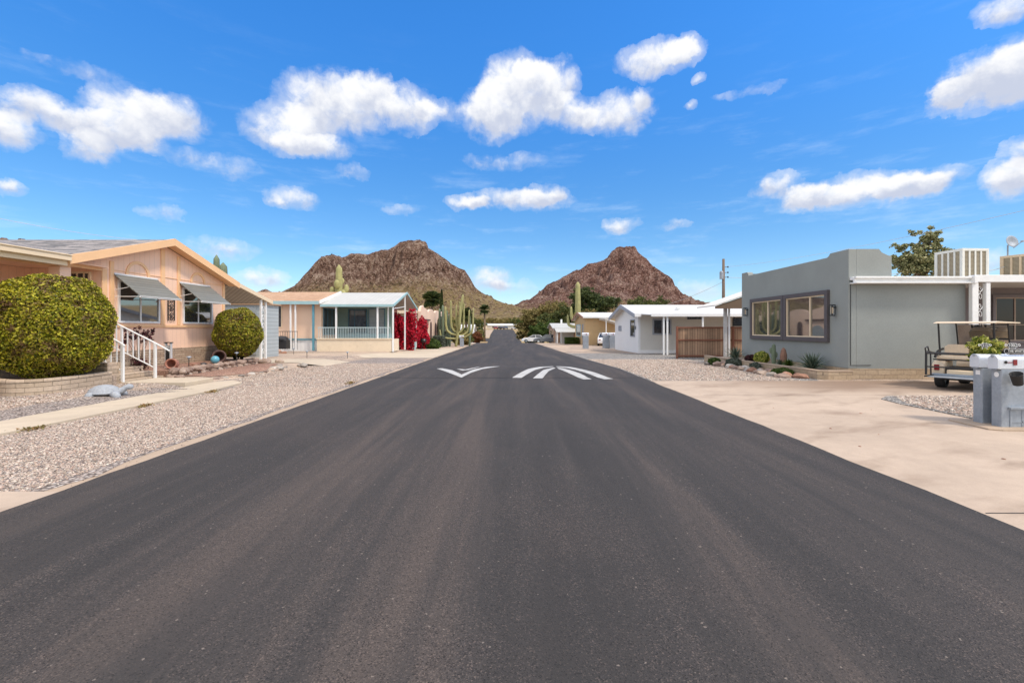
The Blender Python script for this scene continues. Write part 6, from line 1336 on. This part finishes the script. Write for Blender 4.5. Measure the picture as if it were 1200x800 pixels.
# brush on the foothill plain (uncountable)
r = np.random.default_rng(77); Pn = []
for k in range(5200):
    y = r.uniform(320, 640); x = r.uniform(-.30, .34)*y; Pn.append((x, y, gz(x, y)))
Pn = np.array(Pn); sz = r.uniform(.7, 2.0, len(Pn)); K = 16
Q = np.repeat(Pn, K, 0)+r.normal(size=(len(Pn)*K, 3))*np.repeat(sz, K)[:, None]*np.array([.55, .55, .38])+np.repeat(sz, K)[:, None]*np.array([0, 0, .6])
V, Fc = leaves(Q, r.normal(size=Q.shape)+np.array([0, 0, 1]), .85, .6, r=r); o = meshobj('brush', V, Fc, MT['mesquite_leaf']); setp(o, 'olive desert brush dotted over the plain below the hills', 'brush', kind='stuff')
# ------------------------------------------------------------------ utility pole and wires
UP = thing('utility_pole', 'brown wooden utility pole with small transformer rising behind the grey awning', 'utility pole', (22.3, 50, 0))
MB().tube([(22.3, 50, -.3), (22.3, 50, 9.1)], [.20, .13], 10).build('pole', MT['pole_wood'], UP, smooth=True)
MB().lathe((22.02, 49.85, 6.9), [(0, 0), (.2, 0), (.2, .75), (.15, .85), (0, .88)], 14).build('transformer', MT['galv'], UP)
mb = MB()
for z in (8.2, 7.6, 7.1): mb.tube([(22.35, 50, z), (22.75, 50, z+.05)], .035, 6); mb.lathe((22.78, 50, z), [(.05, -.05), (.09, .0), (.05, .12), (0, .14)], 8)
mb.build('insulator', MT['black_metal'], UP)
def wire(label, a, b, sag, r_=.016, name='wire', group='overhead wires'):
    a, b = Vector(a), Vector(b); mb = MB(); mb.tube([a.lerp(b, i/24)-Vector((0, 0, sag*4*(i/24)*(1-i/24))) for i in range(25)], r_, 5, False)
    o = mb.build(name, MT['grey_post'], loc=tuple(a)); setp(o, label, 'wire', group); return o
wire('long overhead wire climbing to the upper right from the utility pole', (22.75, 50, 8.25), (24.5, 17, 7.35), .5, .011)
wire('lower overhead wire running right from the utility pole behind the grey parapet', (22.75, 50, 7.1), (40, 46, 7.2), .3, .02); wire('overhead wire dropping left from the utility pole', (22.2, 50, 6.6), (17, 58, 4.1), .3, .02)
wire('overhead wire across the sky at the upper left above the grey shingle roof', (-31, 24.5, 8.2), (-23, 30, 7.2), .3, .012)
wire('short cable between the white cooler and the tan cooler', (16.6, 17.0, 3.7), (18.0, 16.8, 3.95), .12, .012)
r = np.random.default_rng(9)
for i, (x, y) in enumerate([(-7.56, 7.2), (-7.55, 9.3), (-7.57, 11.4), (-4.8, 13.2), (-8.95, 7.9), (-10.0, 9.75)]):
    P = np.array([(x, y, .04)])+r.normal(size=(110, 3))*np.array([.05, .10, .014]); V, Fc = leaves(P, r.normal(size=P.shape)+np.array([0, 0, 1.5]), .022, .8, 2.4); o = meshobj('dry_weed', V, Fc, MT['dry_weed'], loc=(x, y, 0)); setp(o, 'small tuft of dry rusty weed at the edge of the concrete and gravel', 'weed', 'dry weed tufts along the edges')
# bits of litter and leaves on the drive
for i, (x, y) in enumerate([(4.95, 7.3), (5.4, 6.9), (4.6, 6.2), (6.4, 8.6), (5.1, 9.2), (6.9, 9.0), (5.9, 5.6)]):
    o = rock('small dark pebble lying on the pinkish driveway', x, y, .008, rng.uniform(.012, .022), 'rock_rust', 'pebbles on the driveway', .5, name='pebble', seed=700+i)
